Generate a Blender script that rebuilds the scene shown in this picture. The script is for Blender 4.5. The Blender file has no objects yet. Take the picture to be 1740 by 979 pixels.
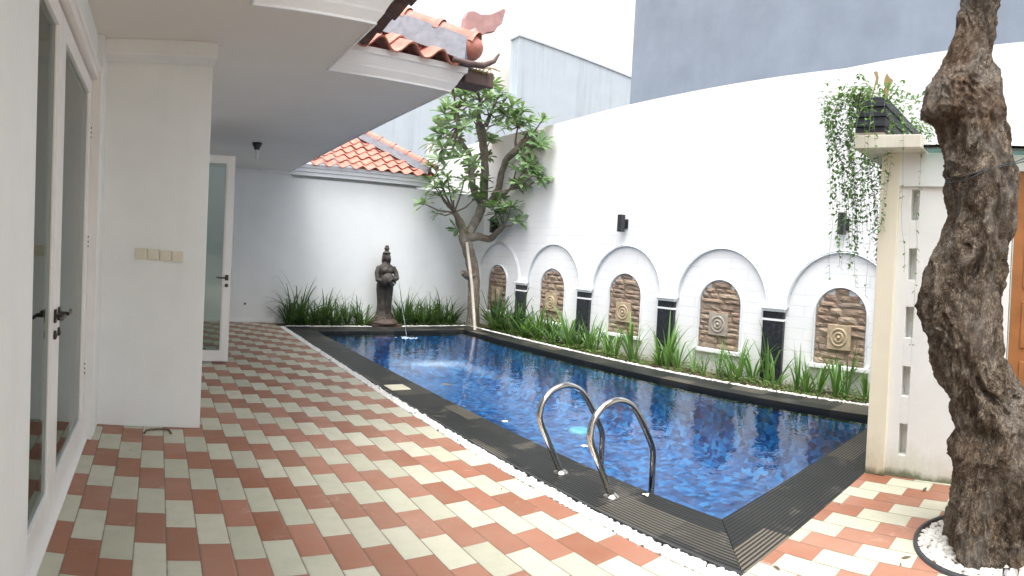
import bpy, bmesh, math, random
from mathutils import Vector, Matrix, noise
random.seed(7)
R = math.radians
scene = bpy.context.scene
COL = scene.collection

# ------------------------------------------------------------------ survey (photo pixels -> metres)
F, CX, CY = 979.2, 869.9, 460.0
YAW, PITCH, ROLL, EYE = 0.6153, -0.0189, -0.0543, 1.5
def _m():
    c, s = math.cos(ROLL), math.sin(ROLL); A = Matrix(((c,0,s),(0,1,0),(-s,0,c)))
    c, s = math.cos(PITCH), math.sin(PITCH); B = Matrix(((1,0,0),(0,c,-s),(0,s,c)))
    c, s = math.cos(YAW), math.sin(YAW); Cc = Matrix(((c,s,0),(-s,c,0),(0,0,1)))
    return Cc @ B @ A
CAMR = _m()
def ray(x, y):
    a = (x-CX)/F
    return CAMR @ Vector((math.sin(a), math.cos(a), (CY-y)/F))
def atx(x, y, X): d = ray(x,y); return d*(X/d.x) + Vector((0,0,EYE))
def aty(x, y, Y): d = ray(x,y); return d*(Y/d.y) + Vector((0,0,EYE))
def atz(x, y, Z=0.0): d = ray(x,y); return d*((Z-EYE)/d.z) + Vector((0,0,EYE))
def atd(x, y, D): d = ray(x,y); return d*(D/math.hypot(d.x,d.y)) + Vector((0,0,EYE))

# ------------------------------------------------------------------ object helpers
def link(o, parent=None):
    COL.objects.link(o)
    if parent: o.parent = parent
    return o
def tag(o, label=None, cat=None, group=None, kind=None):
    if label: o['label'] = label
    if cat: o['category'] = cat
    if group: o['group'] = group
    if kind: o['kind'] = kind
    return o
def empty(name, loc, label, cat, group=None, rz=0):
    o = bpy.data.objects.new(name, None); o.location = loc; o.rotation_euler = (0,0,rz)
    o.empty_display_size = .1
    return tag(link(o), label, cat, group)
class MB:
    """collects shapes in world coordinates; build() makes one mesh object"""
    def __init__(s): s.v=[]; s.f=[]; s.m=[]; s.sm=[]
    def add(s, verts, faces, mi=0, smooth=False):
        b=len(s.v); s.v += [tuple(v) for v in verts]
        for f in faces: s.f.append(tuple(i+b for i in f)); s.m.append(mi); s.sm.append(smooth)
    def box(s, x0,x1,y0,y1,z0,z1, mi=0):
        v=[(x,y,z) for z in (z0,z1) for y in (y0,y1) for x in (x0,x1)]
        s.add(v, [(0,2,3,1),(4,5,7,6),(0,1,5,4),(2,6,7,3),(0,4,6,2),(1,3,7,5)], mi)
    def tube(s, pts, rad, n=8, mi=0, cap=True, jitter=0.0):
        pts=[Vector(p) for p in pts]
        if not hasattr(rad,'__len__'): rad=[rad]*len(pts)
        up=Vector((0,0,1)); verts=[]; prev=None
        for i,p in enumerate(pts):
            t=(pts[min(i+1,len(pts)-1)]-pts[max(i-1,0)]).normalized()
            a = prev - t*prev.dot(t) if prev is not None else t.cross(up)
            if a.length<1e-4: a=t.cross(Vector((1,0,0)))
            a.normalize(); b=t.cross(a); prev=a
            for k in range(n):
                th=2*math.pi*k/n; r=rad[i]
                if jitter: r*=1+jitter*noise.noise(p*6+Vector((math.cos(th),math.sin(th),0))*1.3)*2
                verts.append(p+(a*math.cos(th)+b*math.sin(th))*r)
        fs=[]
        for i in range(len(pts)-1):
            for k in range(n):
                fs.append((i*n+k, i*n+(k+1)%n, (i+1)*n+(k+1)%n, (i+1)*n+k))
        s.add(verts, fs, mi, True)
        if cap:
            s.add(verts[:n], [tuple(range(n))[::-1]], mi); s.add(verts[-n:], [tuple(range(n))], mi)
    def lathe(s, c, prof, n=24, mi=0, M=None, smooth=True):
        verts=[]
        for r,z in prof:
            for k in range(n):
                th=2*math.pi*k/n; p=Vector((r*math.cos(th), r*math.sin(th), z))
                if M: p=M@p
                verts.append(Vector(c)+p)
        fs=[(i*n+k,i*n+(k+1)%n,(i+1)*n+(k+1)%n,(i+1)*n+k) for i in range(len(prof)-1) for k in range(n)]
        s.add(verts,fs,mi,smooth)
    def prism(s, poly, axis, a0, a1, mi=0):
        """poly of 2-D points extruded along an axis"""
        def mk(p,a):
            return (a,p[0],p[1]) if axis=='x' else ((p[0],a,p[1]) if axis=='y' else (p[0],p[1],a))
        n=len(poly); v=[mk(p,a0) for p in poly]+[mk(p,a1) for p in poly]
        s.add(v,[tuple(range(n))[::-1],tuple(range(n,2*n))]+[(i,(i+1)%n,(i+1)%n+n,i+n) for i in range(n)],mi)
    def mesh(s, name, mats, origin=(0,0,0)):
        o=Vector(origin); me=bpy.data.meshes.new(name)
        me.from_pydata([tuple(Vector(v)-o) for v in s.v],[],s.f)
        for m in (mats if isinstance(mats,(list,tuple)) else [mats]): me.materials.append(m)
        me.polygons.foreach_set('material_index', s.m); me.polygons.foreach_set('use_smooth', s.sm)
        bm=bmesh.new(); bm.from_mesh(me); bmesh.ops.recalc_face_normals(bm, faces=bm.faces) if not getattr(s,'open',False) else None
        bm.to_mesh(me); bm.free(); me.update()
        return me
    def build(s, name, mats, parent=None, bevel=0, origin=None):
        """parent: an unrotated Empty (or part of one) standing at its own world place"""
        if origin is None:
            origin=Vector((0,0,0)); p=parent
            while p is not None: origin+=p.location; p=p.parent
        me=s.mesh(name, mats, origin)
        ob=bpy.data.objects.new(name, me); link(ob, parent)
        if parent is None: ob.location=origin
        if bevel:
            b=ob.modifiers.new('bevel','BEVEL'); b.width=bevel; b.segments=2; b.limit_method='ANGLE'; b.angle_limit=R(40)
        return ob
def copy_tree(o, parent=None):
    c=o.copy(); COL.objects.link(c); c.parent=parent
    for ch in list(o.children): copy_tree(ch, c)
    return c

# ------------------------------------------------------------------ materials
def mat(name):
    m=bpy.data.materials.new(name); m.use_nodes=True; nt=m.node_tree
    return m, nt, nt.nodes['Principled BSDF']
def N(nt, t, **kw):
    n=nt.nodes.new(t)
    for k,v in kw.items():
        if k.startswith('i_'):
            key=k[2:]; key=int(key) if key.isdigit() else key.replace('_',' ')
            n.inputs[key].default_value=v
        else: setattr(n,k,v)
    return n
def L(nt,a,b): nt.links.new(a,b)
def math_(nt, op, a, b=None, c=None):
    n=nt.nodes.new('ShaderNodeMath'); n.operation=op
    for i,x in enumerate((a,b,c)):
        if x is None: continue
        if isinstance(x,(int,float)): n.inputs[i].default_value=x
        else: L(nt,x,n.inputs[i])
    return n.outputs[0]
def ramp(nt, fac, stops):
    n=nt.nodes.new('ShaderNodeValToRGB'); L(nt,fac,n.inputs[0])
    el=n.color_ramp.elements
    while len(el)<len(stops): el.new(.5)
    for e,(p,c) in zip(el,stops): e.position=p; e.color=(*c,1) if len(c)==3 else c
    return n.outputs[0]
def mixc(nt, fac, a, b, bt='MIX'):
    n=nt.nodes.new('ShaderNodeMix'); n.data_type='RGBA'; n.blend_type=bt
    for i,x in ((0,fac),(6,a),(7,b)):
        if isinstance(x,(int,float)): n.inputs[i].default_value=x
        elif isinstance(x,tuple): n.inputs[i].default_value=(*x,1) if len(x)==3 else x
        else: L(nt,x,n.inputs[i])
    return n.outputs[2]
def wpos(nt):
    g=nt.nodes.new('ShaderNodeNewGeometry'); return g.outputs['Position']
def noise_(nt, vec, scale, detail=4, rough=.55, dist=0):
    n=N(nt,'ShaderNodeTexNoise'); n.inputs['Scale'].default_value=scale; n.inputs['Detail'].default_value=detail
    n.inputs['Roughness'].default_value=rough; n.inputs['Distortion'].default_value=dist
    if vec is not None: L(nt,vec,n.inputs['Vector'])
    return n.outputs[0]
def scalev(nt, vec, s):
    n=nt.nodes.new('ShaderNodeVectorMath'); n.operation='MULTIPLY'; L(nt,vec,n.inputs[0]); n.inputs[1].default_value=s
    return n.outputs[0]
def bump(nt, b, h, strength=.3, dist=.01):
    n=N(nt,'ShaderNodeBump'); n.inputs['Strength'].default_value=strength; n.inputs['Distance'].default_value=dist
    L(nt,h,n.inputs['Height']); L(nt,n.outputs[0],b.inputs['Normal']); return n
def simple(name, col, rough=.6, metal=0, var=.08, scale=8, bs=.1, spec=.5):
    m,nt,b=mat(name); p=wpos(nt); f=noise_(nt,p,scale,5)
    c1=tuple(max(0,x*(1-var)) for x in col); c2=tuple(min(1,x*(1+var)) for x in col)
    L(nt,ramp(nt,f,[(.3,c1),(.7,c2)]),b.inputs['Base Color'])
    b.inputs['Roughness'].default_value=rough; b.inputs['Metallic'].default_value=metal
    b.inputs['Specular IOR Level'].default_value=spec
    if bs: bump(nt,b,noise_(nt,p,scale*8,3),bs,.004)
    return m
def plaster(name, col, rough=.75, stain=.06, bs=.15, grain=60, base_dirt=False, streak=0.0):
    m,nt,b=mat(name); p=wpos(nt)
    f=noise_(nt,p,1.3,6,.6); c=ramp(nt,f,[(.3,tuple(x*(1-stain) for x in col)),(.65,col)])
    if streak:
        g=noise_(nt,scalev(nt,p,(2.2,2.2,.12)),1.6,5,.65); k=ramp(nt,g,[(.52,(0,0,0)),(.75,(1,1,1))])
        c=mixc(nt,math_(nt,'MULTIPLY',k,streak),c,(.17,.2,.22))
    if base_dirt:
        sx=nt.nodes.new('ShaderNodeSeparateXYZ'); L(nt,p,sx.inputs[0])
        g=noise_(nt,scalev(nt,p,(1,1,.6)),5,5,.7)
        h=math_(nt,'SUBTRACT',math_(nt,'MULTIPLY',g,.55),sx.outputs[2]); h=math_(nt,'MULTIPLY',h,4.0)
        n=nt.nodes.new('ShaderNodeClamp'); L(nt,h,n.inputs[0])
        c=mixc(nt,math_(nt,'MULTIPLY',n.outputs[0],.5),c,(.42,.38,.24))
        h2=math_(nt,'SUBTRACT',math_(nt,'MULTIPLY',g,.13),sx.outputs[2]); n2=nt.nodes.new('ShaderNodeClamp'); L(nt,math_(nt,'MULTIPLY',h2,22.),n2.inputs[0])
        c=mixc(nt,math_(nt,'MULTIPLY',n2.outputs[0],.8),c,(.07,.09,.03))
    L(nt,c,b.inputs['Base Color']); b.inputs['Roughness'].default_value=rough; b.inputs['Specular IOR Level'].default_value=.25
    h=math_(nt,'ADD',math_(nt,'MULTIPLY',noise_(nt,p,grain,3),.35),noise_(nt,p,5,4))
    bump(nt,b,h,bs,.02)
    return m
M={}
M['white']=plaster('white_plaster',(.81,.83,.82),stain=.09,bs=.22,streak=.05)
M['white_cool']=plaster('white_wall_paint',(.78,.80,.80),stain=.07,streak=.04)
M['soffit']=plaster('soffit_paint',(.76,.735,.68),stain=.05,bs=.08)
M['gloss']=simple('white_gloss_paint',(.80,.79,.77),.35,0,.03,5,.04)
M['trim']=plaster('moulding_paint',(.83,.84,.85),stain=.05,bs=.06)
M['mould']=plaster('arch_moulding_paint',(.66,.68,.71),stain=.10,bs=.06)
M['partition']=plaster('partition_plaster',(.80,.80,.78),stain=.10,base_dirt=True,bs=.25)
M['cream']=plaster('cream_column',(.80,.74,.60),stain=.12,base_dirt=True)
M['blue_wall']=plaster('blue_grey_render',(.47,.53,.58),stain=.08,streak=.35,grain=20)
M['grey_wall']=plaster('slate_blue_render',(.25,.295,.36),stain=.16,streak=.18,grain=20)
M['pinkwhite']=plaster('neighbour_cream',(.8,.76,.7))
M['black']=simple('black_paint',(.022,.024,.028),.45,0,.2,12,.1)
M['bronze']=simple('dark_bronze',(.07,.06,.055),.35,.8,.2,30,.05)
M['steel']=simple('stainless_steel',(.62,.60,.58),.16,1,.05,20,.02)
M['beige_plastic']=simple('beige_plastic',(.66,.62,.5),.4,0,.04,20,.02)
M['rubber']=simple('dark_metal_edge',(.035,.037,.04),.5,0,.2,20,.1)
M['soil']=simple('soil',(.11,.075,.05),.95,0,.45,14,.8)
M['stake']=simple('pale_wood',(.52,.46,.38),.7,0,.18,9,.2)
M['mortar']=simple('roof_mortar',(.22,.23,.26),.9,0,.18,14,.4)
M['wood_door']=simple('brown_wood',(.34,.14,.05),.45,0,.15,7,.1)
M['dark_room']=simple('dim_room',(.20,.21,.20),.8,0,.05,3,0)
M['bulb']=simple('glass_bulb',(.7,.72,.7),.1,0,.02,3,0)

# terrace tiles
def tiles():
    m,nt,b=mat('terrace_tiles'); p=wpos(nt); sx=N(nt,'ShaderNodeSeparateXYZ'); L(nt,p,sx.inputs[0])
    w=.1079*1.5; l=.2156*1.5; X0=.061*1.5; Y0=2.316*1.5
    X,Y=sx.outputs[0],sx.outputs[1]
    # the paving right of the pool is laid a fifth of a tile off
    sh=math_(nt,'MULTIPLY',math_(nt,'GREATER_THAN',X,2.6),.2)
    u=math_(nt,'ADD',math_(nt,'DIVIDE',math_(nt,'SUBTRACT',X,X0),w),sh)
    k=math_(nt,'FLOOR',u); uf=math_(nt,'SUBTRACT',u,k)
    v=math_(nt,'SUBTRACT',math_(nt,'DIVIDE',math_(nt,'SUBTRACT',Y0,Y),l),math_(nt,'MULTIPLY',math_(nt,'ADD',k,1.),.5))
    jit=N(nt,'ShaderNodeTexWhiteNoise'); jit.noise_dimensions='1D'; L(nt,k,jit.inputs['W'])
    v=math_(nt,'ADD',v,math_(nt,'MULTIPLY',math_(nt,'SUBTRACT',jit.outputs[0],.5),.05))
    j=math_(nt,'FLOOR',v); vf=math_(nt,'SUBTRACT',v,j)
    par=math_(nt,'MODULO',math_(nt,'ADD',j,1000.),2.)
    cream=math_(nt,'LESS_THAN',par,.5)
    cmb=N(nt,'ShaderNodeCombineXYZ'); L(nt,k,cmb.inputs[0]); L(nt,j,cmb.inputs[1])
    wn=N(nt,'ShaderNodeTexWhiteNoise'); wn.noise_dimensions='2D'; L(nt,cmb.outputs[0],wn.inputs['Vector'])
    fine=noise_(nt,p,45,5,.6); big=noise_(nt,p,1.1,5,.6); mid=noise_(nt,p,7,5,.65)
    red=ramp(nt,wn.outputs[0],[(0,(.245,.095,.052)),(.5,(.285,.118,.070)),(1,(.335,.147,.095))])
    crm=ramp(nt,wn.outputs[0],[(0,(.41,.41,.315)),(.6,(.455,.455,.355)),(1,(.50,.49,.39))])
    c=mixc(nt,cream,red,crm)
    c=mixc(nt,math_(nt,'MULTIPLY',ramp(nt,mid,[(.45,(0,0,0)),(.75,(1,1,1))]),.42),c,mixc(nt,.5,c,(.25,.22,.17)))
    c=mixc(nt,math_(nt,'MULTIPLY',ramp(nt,big,[(.4,(0,0,0)),(.7,(1,1,1))]),.18),c,(.50,.42,.34))
    spk=noise_(nt,p,130,2,.5); c=mixc(nt,math_(nt,'MULTIPLY',ramp(nt,spk,[(.66,(0,0,0)),(.72,(1,1,1))]),.25),c,(.2,.17,.13))
    eu=math_(nt,'MINIMUM',uf,math_(nt,'SUBTRACT',1.,uf)); ev=math_(nt,'MULTIPLY',math_(nt,'MINIMUM',vf,math_(nt,'SUBTRACT',1.,vf)),2.)
    wob=math_(nt,'MULTIPLY',math_(nt,'SUBTRACT',noise_(nt,p,18,2),.5),.03)
    e=math_(nt,'ADD',math_(nt,'MINIMUM',eu,ev),wob)
    gv=ramp(nt,math_(nt,'MULTIPLY',e,10.),[(.10,(1,1,1)),(.26,(0,0,0))])
    gu=ramp(nt,math_(nt,'MULTIPLY',math_(nt,'ADD',eu,wob),10.),[(.12,(1,1,1)),(.30,(0,0,0))])
    g=math_(nt,'MAXIMUM',math_(nt,'MULTIPLY',gv,.25),math_(nt,'MULTIPLY',gu,.75))
    c=mixc(nt,g,c,(.13,.09,.065))
    # tile fraying: whitish lime scuffs
    sc=noise_(nt,p,4.5,7,.75,.6); c=mixc(nt,math_(nt,'MULTIPLY',ramp(nt,sc,[(.60,(0,0,0)),(.74,(1,1,1))]),.30),c,(.66,.60,.52))
    L(nt,c,b.inputs['Base Color'])
    rr=ramp(nt,mid,[(.3,(.38,)*3),(.7,(.62,)*3)]); L(nt,rr,b.inputs['Roughness']); b.inputs['Specular IOR Level'].default_value=.35
    h=math_(nt,'ADD',math_(nt,'MULTIPLY',math_(nt,'MINIMUM',math_(nt,'MULTIPLY',e,12.),1.),1.),math_(nt,'MULTIPLY',fine,.15))
    h=math_(nt,'ADD',h,math_(nt,'MULTIPLY',wn.outputs[0],.25))
    bump(nt,b,h,.5,.004)
    return m
M['tiles']=tiles()

def coping(axis):
    m,nt,b=mat('grooved_black_stone_'+axis); p=wpos(nt); sx=N(nt,'ShaderNodeSeparateXYZ'); L(nt,p,sx.inputs[0])
    a=sx.outputs[0] if axis=='x' else sx.outputs[1]    # coordinate across the grooves
    o=sx.outputs[1] if axis=='x' else sx.outputs[0]
    per=.027
    t=math_(nt,'FRACT',math_(nt,'DIVIDE',a,per))
    tri=math_(nt,'ABSOLUTE',math_(nt,'SUBTRACT',t,.5))   # 0 middle .5 edge
    groove=ramp(nt,math_(nt,'MULTIPLY',tri,2.),[(.40,(0,0,0)),(.58,(1,1,1))])
    # slabs
    ax=math_(nt,'FLOOR',math_(nt,'DIVIDE',math_(nt,'ADD',a,.001),.232)); ox=math_(nt,'FLOOR',math_(nt,'DIVIDE',o,.5))
    cmb=N(nt,'ShaderNodeCombineXYZ'); L(nt,ax,cmb.inputs[0]); L(nt,ox,cmb.inputs[1])
    wn=N(nt,'ShaderNodeTexWhiteNoise'); wn.noise_dimensions='2D'; L(nt,cmb.outputs[0],wn.inputs['Vector'])
    c=ramp(nt,wn.outputs[0],[(0,(.011,.013,.013)),(.5,(.022,.024,.023)),(.72,(.038,.037,.033)),(.86,(.10,.09,.072)),(1,(.15,.13,.10))])
    big=noise_(nt,p,2.6,5,.7,.4); c=mixc(nt,math_(nt,'MULTIPLY',ramp(nt,big,[(.56,(0,0,0)),(.66,(1,1,1))]),.7),c,(.17,.15,.12))
    fine=noise_(nt,p,60,4); c=mixc(nt,math_(nt,'MULTIPLY',fine,.2),c,(.05,.05,.045))
    c=mixc(nt,math_(nt,'MULTIPLY',groove,.9),c,(.004,.005,.005))
    of=math_(nt,'FRACT',math_(nt,'DIVIDE',o,.5)); line=math_(nt,'LESS_THAN',of,.012); c=mixc(nt,math_(nt,'MULTIPLY',line,.8),c,(.01,.01,.01))
    L(nt,c,b.inputs['Base Color']); b.inputs['Roughness'].default_value=.5; b.inputs['Specular IOR Level'].default_value=.28
    h=math_(nt,'SUBTRACT',math_(nt,'MULTIPLY',fine,.12),groove)
    bump(nt,b,h,.7,.006)
    return m
M['coping_x']=coping('x'); M['coping_y']=coping('y')

def mosaic():
    m,nt,b=mat('blue_glass_mosaic'); p=wpos(nt)
    nz=N(nt,'ShaderNodeTexNoise'); nz.inputs['Scale'].default_value=3.2; nz.inputs['Detail'].default_value=3; L(nt,p,nz.inputs['Vector'])
    vm=N(nt,'ShaderNodeVectorMath',operation='SUBTRACT'); L(nt,nz.outputs['Color'],vm.inputs[0]); vm.inputs[1].default_value=(.5,.5,.5)
    vs=scalev(nt,vm.outputs[0],(.22,.22,.0)); va=N(nt,'ShaderNodeVectorMath',operation='ADD'); L(nt,p,va.inputs[0]); L(nt,vs,va.inputs[1])
    vo=N(nt,'ShaderNodeTexVoronoi'); vo.feature='F1'; vo.distance='MANHATTAN'; vo.inputs['Scale'].default_value=15; vo.inputs['Randomness'].default_value=.45
    L(nt,va.outputs[0],vo.inputs['Vector'])
    s=N(nt,'ShaderNodeSeparateColor'); L(nt,vo.outputs['Color'],s.inputs[0])
    c=ramp(nt,s.outputs[0],[(0,(.004,.014,.055)),(.2,(.006,.035,.115)),(.42,(.008,.07,.19)),(.66,(.012,.115,.28)),(.85,(.035,.21,.40)),(.97,(.06,.06,.15)),(1,(.035,.025,.08))])
    big=noise_(nt,p,1.5,3); c=mixc(nt,math_(nt,'MULTIPLY',big,.35),c,(.008,.085,.225))
    L(nt,c,b.inputs['Base Color']); b.inputs['Roughness'].default_value=.3
    return m
M['mosaic']=mosaic()
def water():
    m,nt,b=mat('pool_water_surface'); out=nt.nodes['Material Output']; nt.nodes.remove(b); p=wpos(nt)
    gl=N(nt,'ShaderNodeBsdfGlossy'); gl.inputs['Roughness'].default_value=.03; gl.inputs['Color'].default_value=(1,1,1,1)
    tr=N(nt,'ShaderNodeBsdfTransparent'); tr.inputs['Color'].default_value=(.82,.93,1,1)
    fr=N(nt,'ShaderNodeFresnel'); fr.inputs['IOR'].default_value=1.33
    bp=N(nt,'ShaderNodeBump'); bp.inputs['Strength'].default_value=.34; bp.inputs['Distance'].default_value=.019
    n1=noise_(nt,scalev(nt,p,(1,1,.2)),4.6,3,.45,.5); n2=noise_(nt,scalev(nt,p,(1.0,1.0,.2)),13,2,.5,.4)
    # ring ripples where the fountain lands
    vm=N(nt,'ShaderNodeVectorMath',operation='DISTANCE'); L(nt,p,vm.inputs[0]); q=atz(690,575,-.06); vm.inputs[1].default_value=q
    d=vm.outputs['Value']; rip=math_(nt,'MULTIPLY',math_(nt,'SINE',math_(nt,'MULTIPLY',d,38.)),math_(nt,'DIVIDE',.022,math_(nt,'ADD',d,.35)))
    h=math_(nt,'ADD',math_(nt,'ADD',n1,math_(nt,'MULTIPLY',n2,.25)),rip)
    L(nt,h,bp.inputs['Height']); L(nt,bp.outputs[0],gl.inputs['Normal']); L(nt,bp.outputs[0],fr.inputs['Normal'])
    mx=N(nt,'ShaderNodeMixShader'); L(nt,fr.outputs[0],mx.inputs[0]); L(nt,tr.outputs[0],mx.inputs[1]); L(nt,gl.outputs[0],mx.inputs[2])
    L(nt,mx.outputs[0],out.inputs[0]); return m
M['water']=water()
def pane(name, tint, ior=1.5):
    m,nt,b=mat(name); out=nt.nodes['Material Output']; nt.nodes.remove(b)
    gl=N(nt,'ShaderNodeBsdfGlossy'); gl.inputs['Roughness'].default_value=.02; gl.inputs['Color'].default_value=(.9,.95,.93,1)
    tr=N(nt,'ShaderNodeBsdfTransparent'); tr.inputs['Color'].default_value=(*tint,1)
    fr=N(nt,'ShaderNodeFresnel'); fr.inputs['IOR'].default_value=ior
    mx=N(nt,'ShaderNodeMixShader'); L(nt,fr.outputs[0],mx.inputs[0]); L(nt,tr.outputs[0],mx.inputs[1]); L(nt,gl.outputs[0],mx.inputs[2])
    L(nt,mx.outputs[0],out.inputs[0]); return m
M['pane']=pane('door_glass',(.72,.78,.75)); M['canopy']=pane('canopy_glass',(.50,.62,.60))

def brickwall():
    """white painted blocks: shallow courses scored in the plaster"""
    m,nt,b=mat('white_block_wall'); p=wpos(nt); sx=N(nt,'ShaderNodeSeparateXYZ'); L(nt,p,sx.inputs[0])
    c=N(nt,'ShaderNodeCombineXYZ'); L(nt,sx.outputs[1],c.inputs[0]); L(nt,sx.outputs[2],c.inputs[1])
    wob=noise_(nt,p,2.5,3); wv=math_(nt,'MULTIPLY',math_(nt,'SUBTRACT',wob,.5),.02); L(nt,math_(nt,'ADD',sx.outputs[2],wv),c.inputs[1])
    br=N(nt,'ShaderNodeTexBrick'); L(nt,c.outputs[0],br.inputs['Vector']); br.inputs['Scale'].default_value=1
    br.inputs['Mortar Size'].default_value=.004; br.inputs['Mortar Smooth'].default_value=.4; br.inputs['Brick Width'].default_value=.62; br.inputs['Row Height'].default_value=.155
    g=noise_(nt,p,1.7,4,.7); gg=ramp(nt,g,[(.38,(0,0,0)),(.6,(1,1,1))])
    # vertical joints nearly painted over
    low=math_(nt,'LESS_THAN',sx.outputs[2],2.30)
    f=math_(nt,'MULTIPLY',math_(nt,'MULTIPLY',br.outputs['Fac'],gg),low)
    base=ramp(nt,noise_(nt,p,1.1,6,.6),[(.3,(.74,.75,.75)),(.65,(.82,.82,.82))])
    col=mixc(nt,math_(nt,'MULTIPLY',f,.55),base,(.36,.40,.45))
    # grime beside the ground
    hh=math_(nt,'SUBTRACT',math_(nt,'MULTIPLY',g,.42),sx.outputs[2]); cl=N(nt,'ShaderNodeClamp'); L(nt,math_(nt,'MULTIPLY',hh,5.),cl.inputs[0])
    col=mixc(nt,math_(nt,'MULTIPLY',cl.outputs[0],.5),col,(.42,.40,.33))
    L(nt,col,b.inputs['Base Color']); b.inputs['Roughness'].default_value=.7; b.inputs['Specular IOR Level'].default_value=.25
    rough_up=math_(nt,'SUBTRACT',1.,low)
    gr=math_(nt,'MULTIPLY',noise_(nt,p,34,4,.6),math_(nt,'ADD',.12,math_(nt,'MULTIPLY',rough_up,.8)))
    h=math_(nt,'SUBTRACT',gr,math_(nt,'MULTIPLY',f,.9)); bump(nt,b,h,.45,.012)
    return m
M['block']=brickwall()
def stone():
    m,nt,b=mat('split_sandstone'); p=wpos(nt)
    oi=N(nt,'ShaderNodeNewGeometry'); r=oi.outputs['Random Per Island']
    base=ramp(nt,r,[(0,(.17,.11,.08)),(.25,(.30,.20,.14)),(.5,(.22,.17,.14)),(.75,(.40,.31,.22)),(1,(.27,.16,.11))])
    f=noise_(nt,scalev(nt,p,(1,1,2.4)),9,7,.7); c=mixc(nt,.75,base,ramp(nt,f,[(.28,(.09,.065,.05)),(.5,(.31,.23,.17)),(.72,(.56,.47,.36))]),'MIX')
    c=mixc(nt,.35,c,base)
    L(nt,c,b.inputs['Base Color']); b.inputs['Roughness'].default_value=.85
    bump(nt,b,noise_(nt,scalev(nt,p,(1,1,2)),24,6,.7),.9,.02); return m
M['stone']=stone()
M['carved']=simple('carved_sandstone',(.42,.33,.22),.85,0,.2,12,.5)
M['carved_grey']=simple('carved_grey_sandstone',(.34,.30,.25),.85,0,.2,12,.5)
def granite():
    m,nt,b=mat('black_granite'); p=wpos(nt); f=noise_(nt,p,22,6,.7,.5)
    L(nt,ramp(nt,f,[(.35,(.012,.014,.018)),(.62,(.035,.038,.045)),(.75,(.12,.13,.15))]),b.inputs['Base Color']); b.inputs['Roughness'].default_value=.25; return m
M['granite']=granite()
def rooftile():
    m,nt,b=mat('clay_roof_tile'); p=wpos(nt); f=noise_(nt,p,5,5,.65); g=noise_(nt,p,30,4)
    c=ramp(nt,f,[(.3,(.33,.12,.085)),(.5,(.44,.17,.125)),(.7,(.52,.25,.19))]); c=mixc(nt,math_(nt,'MULTIPLY',ramp(nt,g,[(.5,(0,0,0)),(.8,(1,1,1))]),.4),c,(.25,.10,.08))
    L(nt,c,b.inputs['Base Color']); b.inputs['Roughness'].default_value=.55; bump(nt,b,g,.25,.006); return m
M['roof']=rooftile()
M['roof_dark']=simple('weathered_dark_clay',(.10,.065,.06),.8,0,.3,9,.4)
def bark(name, cols, sc=7, dist=.03):
    m,nt,b=mat(name); p=wpos(nt)
    q=scalev(nt,p,(1,1,.55))
    f=noise_(nt,q,sc,9,.72,1.6); g=noise_(nt,q,sc*4.5,6,.75,1.0)
    vo=N(nt,'ShaderNodeTexVoronoi'); vo.feature='DISTANCE_TO_EDGE'; vo.inputs['Scale'].default_value=sc*2.6
    nz=N(nt,'ShaderNodeTexNoise'); nz.inputs['Scale'].default_value=sc*1.7; nz.inputs['Detail'].default_value=5; L(nt,q,nz.inputs['Vector'])
    vm=N(nt,'ShaderNodeVectorMath',operation='ADD'); L(nt,q,vm.inputs[0]); L(nt,scalev(nt,nz.outputs['Color'],(.22,.22,.22)),vm.inputs[1]); L(nt,vm.outputs[0],vo.inputs['Vector'])
    e=ramp(nt,vo.outputs['Distance'],[(0,(0,0,0)),(.14,(1,1,1))])
    pat=ramp(nt,noise_(nt,p,4.2,5,.7,.8),[(.46,(0,0,0)),(.60,(1,1,1))]); brn=ramp(nt,noise_(nt,scalev(nt,p,(1,1,.7)),2.6,4,.6),[(.5,(0,0,0)),(.62,(1,1,1))])
    c=ramp(nt,f,[(.30,cols[0]),(.44,cols[1]),(.56,cols[2]),(.72,cols[3])])
    c=mixc(nt,math_(nt,'MULTIPLY',ramp(nt,g,[(.42,(1,1,1)),(.58,(0,0,0))]),.6),c,cols[0])
    c=mixc(nt,math_(nt,'MULTIPLY',math_(nt,'SUBTRACT',1.,e),.7),c,cols[0])
    c=mixc(nt,math_(nt,'MULTIPLY',pat,.38),c,mixc(nt,.7,c,(.50,.47,.42)),'MIX'); c=mixc(nt,math_(nt,'MULTIPLY',brn,.35),c,mixc(nt,.65,c,(.30,.155,.075)))
    L(nt,c,b.inputs['Base Color']); b.inputs['Roughness'].default_value=.85; b.inputs['Specular IOR Level'].default_value=.25
    h=math_(nt,'ADD',math_(nt,'ADD',math_(nt,'MULTIPLY',f,1.2),math_(nt,'MULTIPLY',g,.6)),math_(nt,'MULTIPLY',e,.35)); bump(nt,b,h,1.,dist)
    return m
M['bark']=bark('old_bark',[(.018,.013,.010),(.16,.115,.078),(.34,.265,.19),(.60,.53,.45)],13,.045)
M['bark2']=bark('frangipani_bark',[(.12,.105,.09),(.25,.22,.18),(.37,.335,.28),(.50,.46,.40)],14,.012)
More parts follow.
